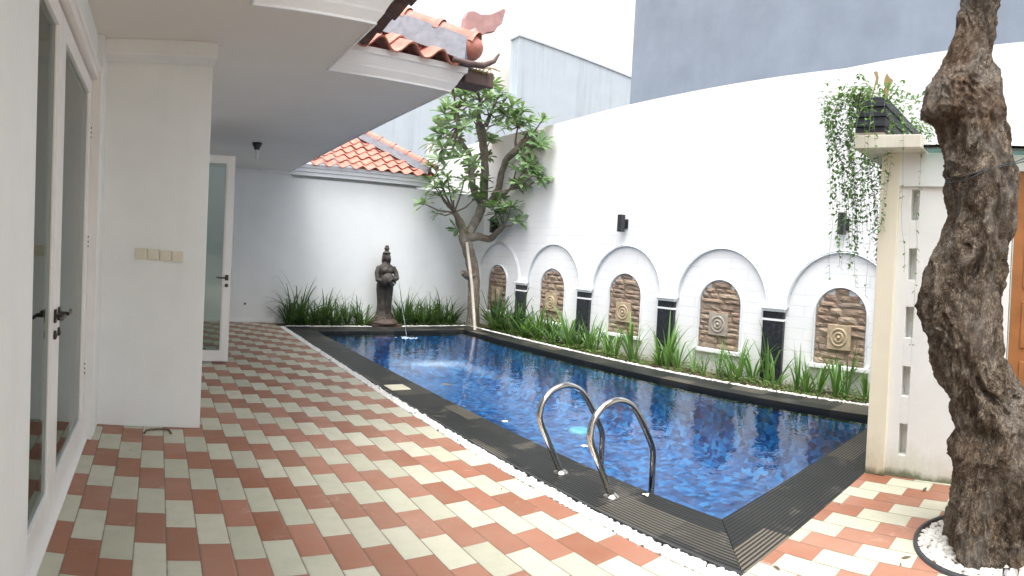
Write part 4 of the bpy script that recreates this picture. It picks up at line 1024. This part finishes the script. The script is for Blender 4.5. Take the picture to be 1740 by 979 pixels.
for k in range(5): strand((4.10,rnd.uniform(1.33,1.44),2.9),rnd.randint(34,52),.55,(.0,-.002),.03)
for k in range(9): strand((rnd.uniform(4.14,4.3),1.37,2.88),rnd.randint(5,12),.95,(.01,-.02),.04)
for k in range(46):   # bushy top along the box
    xx=rnd.uniform(4.38,6.0); p=Vector((xx,rnd.uniform(1.38,1.6),2.88))
    strand(p,rnd.randint(3,8),1.,(0,0),.045,-.2 if rnd.random()<.6 else .6)
q.build('leaves',M['vine'],vn); tgs.build('stems',M['stem'],vn)
# long horizontal runner
q=MB(); q.open=True; pts=[aty(1500+ k*9,152-6*math.sin(k*.6)-k*.1,1.45) for k in range(10)]
pts=[Vector((4.2+.0*k,1.42-.085*k*.5,2.92+.03*math.sin(k*.9))) for k in range(10)]
for p in pts[1:]: leaf_quad(q,p,(0,-.3,.8),(1,0,0),.05,.018,0,.2,.1,4,'oval')
q.tube(pts,.003,4); q.build('runner',M['vine'],vn)
db=empty('dried_flower_stalk',(4.2,1.5,2.88),'two withered brown leaves standing up in the planter box','dead leaves')
q=MB(); q.open=True
p=atx(1480,168,4.25); q.tube([p,atx(1486,150,4.25),atx(1488,140,4.25)],.006,5)
top=[atx(x,y,4.25) for x,y in [(1484,122),(1490,121),(1492,130),(1490,142),(1487,143),(1488,132)]]
q.add(top+[t_+Vector((.02,0,0)) for t_ in top],[(0,1,2,3,4,5),(11,10,9,8,7,6)]+[(k,(k+1)%6,(k+1)%6+6,k+6) for k in range(6)])
top=[atx(x,y,4.25) for x,y in [(1507,124),(1512,132),(1518,136),(1513,147),(1508,152),(1502,142),(1503,133)]]
q.add(top+[t_+Vector((.025,.01,0)) for t_ in top],[tuple(range(7)),tuple(range(13,6,-1))]+[(k,(k+1)%7,(k+1)%7+7,k+7) for k in range(7)])
q.tube([atx(1505,168,4.26),atx(1506,150,4.26)],.02,6); q.build('withered_leaf',M['dry'],db)

# ------------------------------------------------------------------ old tree, right foreground
ot=empty('old_tree',(3.4,.30,0),'massive gnarled old trunk rising from a ring of white pebbles at right','tree')
TD=3.42
sil=[(-260,1640,1722),(-120,1636,1716),(-40,1633,1710),(0,1632,1704),(50,1625,1691),(90,1614,1684),(115,1604,1690),(130,1592,1700),(150,1574,1703),(170,1566,1706),(200,1560,1713),(208,1566,1714),(216,1584,1715),(235,1592,1719),(270,1598,1728),(300,1604,1733),(330,1611,1733),(374,1611,1727),(418,1594,1722),(440,1582,1717),(460,1571,1713),(500,1560,1706),(530,1558,1702),(560,1562,1703),(600,1576,1706),(640,1590,1728),(660,1598,1745),(690,1618,1775),(725,1624,1790),(745,1612,1800),(765,1604,1806),(800,1608,1812),(850,1608,1822),(900,1606,1830),(940,1602,1838),(965,1598,1845)]
prof_=[]
for y,xl,xr in sil:
    xm=(xl+xr)/2; c_=atd(xm,y,TD); prof_.append((c_.z,c_.x,c_.y,(xr-xl)/2/F*TD))
prof_.sort(); prof_[0]=(-.03,)+prof_[0][1:]
def interp(z):
    for a,b in zip(prof_,prof_[1:]):
        if a[0]<=z<=b[0]:
            t=(z-a[0])/(b[0]-a[0]+1e-9); return [a[i]+(b[i]-a[i])*t for i in (1,2,3)]
    return prof_[-1][1:]
q=MB(); NZ,NA=560,200; zb_,zt_=-.03,prof_[-1][0]; vs=[]
for i in range(NZ+1):
    z=zb_+(zt_-zb_)*i/NZ; x,y,r=interp(z)
    for k in range(NA):
        th=2*math.pi*k/NA; dx,dy=math.cos(th),math.sin(th)
        p=Vector((x+dx*r,y+dy*r,z*.8))
        f=noise.fractal(p*2.6,.9,2.1,5)*.05
        rd_=(1-abs(noise.noise(Vector((p.x*7,p.y*7,p.z*3.2+2.5*noise.noise(p*2))))))**2*.045
        w1=noise.noise(p*3.1)*1.6; rd2=(1-abs(noise.noise(Vector((p.x*15+w1,p.y*15-w1,p.z*6.5+w1*2))+Vector((3,1,7)))))**3*.024+(1-abs(noise.noise(Vector((p.x*34,p.y*34,p.z*20+w1*4)))))**2*.009-.004
        low=max(0,1-z/1.0)
        but=low*.04*math.sin(th*5+z*3+1)
        hole=0
        for hx,hz,hs in ((1.35,1.62,.05),(1.1,.92,.06),(.1,.9,.05),(-.3,.4,.05)):
            dth=math.atan2(math.sin(th-(math.pi+hx-.9)),math.cos(th-(math.pi+hx-.9)))*r
            hole-=.07*math.exp(-(dth**2/(hs*.7)**2+(z-hz)**2/(hs*1.5)**2))
        rr=r*(.865)+f*.8+rd_-.018+rd2-.006+but+hole
        # flatten depth slightly
        vs.append((x+dx*rr,y+dy*rr,z))
q.add(vs,[(i*NA+k,i*NA+(k+1)%NA,(i+1)*NA+(k+1)%NA,(i+1)*NA+k) for i in range(NZ) for k in range(NA)],0,True)
q.build('trunk',M['bark'],ot)
# sawn stub at the top right of the trunk
c_=atd(1690,130,TD-.1)
q=MB()
for dz in (0,):
    a=atd(1610,285,TD-.20); pts=[]
for wob_,(y0_,y1_,y2_) in enumerate(((305,300,262),(312,303,268))):
    pts=[atd(1606,y0_,TD-.12),atd(1640,y0_-6,TD-.24),atd(1680,y1_-14,TD-.23),atd(1722,y1_-24,TD-.12),atd(1760,y2_,TD+.1),atd(1850,y2_-30,TD+.4)]
    q.tube(smooth(pts,5),.0035,5)
q.build('binding_wire',M['black'],ot)
kr=MB(); cx_,cy_,rr_=3.38,.342,.455
kr.lathe((cx_,cy_,0),[(rr_-.022,-.03),(rr_-.022,.02),(rr_,.02),(rr_,-.03)],72); 
tag(kr.build('tree_ring',M['rubber'],origin=(cx_,cy_,0)),'dark round metal edging around the old trunk','edging')
ks=MB(); ks.open=True; ks.lathe((cx_,cy_,0),[(.01,.0045),(rr_-.01,.0045)],40); tag(ks.build('ring_soil',M['soil']),kind='structure')
def rg(r):
    a=r.uniform(0,6.28); d=rr_*math.sqrt(r.uniform(.35,.845)); return cx_+math.cos(a)*d,cy_+math.sin(a)*d
pebbles('ring_pebbles',rg,1100,.014,.026,M['pebble_grey'],'pale rounded pebbles filling the ring around the old trunk',-.008)
sp_=atz(1716,1003,.0); sl=empty('spot_lamp',(sp_.x-.02,sp_.y,0),'small silver uplight at the foot of the old trunk','spot lamp')
q=MB(); SM=Matrix.Rotation(R(35),3,'Y'); c0=Vector((sp_.x-.03,sp_.y,.06)); q.lathe(c0,[(.001,-.05),(.03,-.05),(.038,-.03),(.042,.05),(.036,.052),(.034,.03),(.001,.03)],24,0,SM); q.build('lamp_body',M['steel'],sl)
q=MB(); q.tube([(sp_.x-.03,sp_.y,0),(sp_.x-.03,sp_.y,.04)],.01,8); q.build('spike',M['black'],sl)

# ------------------------------------------------------------------ world, sun, camera
w_=bpy.data.worlds.new('World'); scene.world=w_; w_.use_nodes=True; nt=w_.node_tree
sky=nt.nodes.new('ShaderNodeTexSky'); sky.sky_type='NISHITA'; sky.sun_disc=False
SE,SA=R(72),R(225)     # elevation; azimuth measured clockwise from +Y
sky.sun_elevation=SE; sky.sun_rotation=SA; sky.altitude=0; sky.air_density=1; sky.dust_density=6; sky.ozone_density=.6
bg=nt.nodes['Background']; bg.inputs['Strength'].default_value=.15
# overcast: the sky colour washed towards white
hs=nt.nodes.new('ShaderNodeHueSaturation'); hs.inputs['Saturation'].default_value=.14; hs.inputs['Value'].default_value=1.0
nt.links.new(sky.outputs[0],hs.inputs['Color']); nt.links.new(hs.outputs[0],bg.inputs['Color'])
sun=bpy.data.lights.new('sun','SUN'); sun.energy=.55; sun.angle=R(28); sun.color=(1,.98,.94)
so=bpy.data.objects.new('sun',sun); link(so)
sd=Vector((math.sin(SA)*math.cos(SE),math.cos(SA)*math.cos(SE),math.sin(SE)))
so.rotation_euler=sd.to_track_quat('Z','Y').to_euler(); so.location=(0,0,20)

cam=bpy.data.cameras.new('camera'); co=bpy.data.objects.new('camera',cam); link(co); scene.camera=co
cam.type='PANO'; cam.panorama_type='CENTRAL_CYLINDRICAL'
W_,H_=1740.,979.
cam.central_cylindrical_range_u_min=-(CX)/F; cam.central_cylindrical_range_u_max=(W_-CX)/F
cam.central_cylindrical_range_v_min=-(H_-CY)/F; cam.central_cylindrical_range_v_max=CY/F
cam.central_cylindrical_radius=1.0
cam.clip_start=.01; cam.clip_end=500
# camera axes: x right, y up, -z forward
Mx=Matrix((CAMR.col[0],CAMR.col[2],-CAMR.col[1])).transposed()
co.matrix_world=Matrix.Translation((0,0,EYE))@Mx.to_4x4()

scene.view_settings.view_transform='Standard'; scene.view_settings.look='None'; scene.view_settings.gamma=1
scene.view_settings.exposure=1.6; scene.view_settings.use_curve_mapping=False
scene.render.engine='CYCLES'
try:
    scene.cycles.use_denoising=True; scene.cycles.max_bounces=10; scene.cycles.transparent_max_bounces=16
    scene.cycles.diffuse_bounces=6; scene.cycles.sample_clamp_indirect=6
except Exception: pass
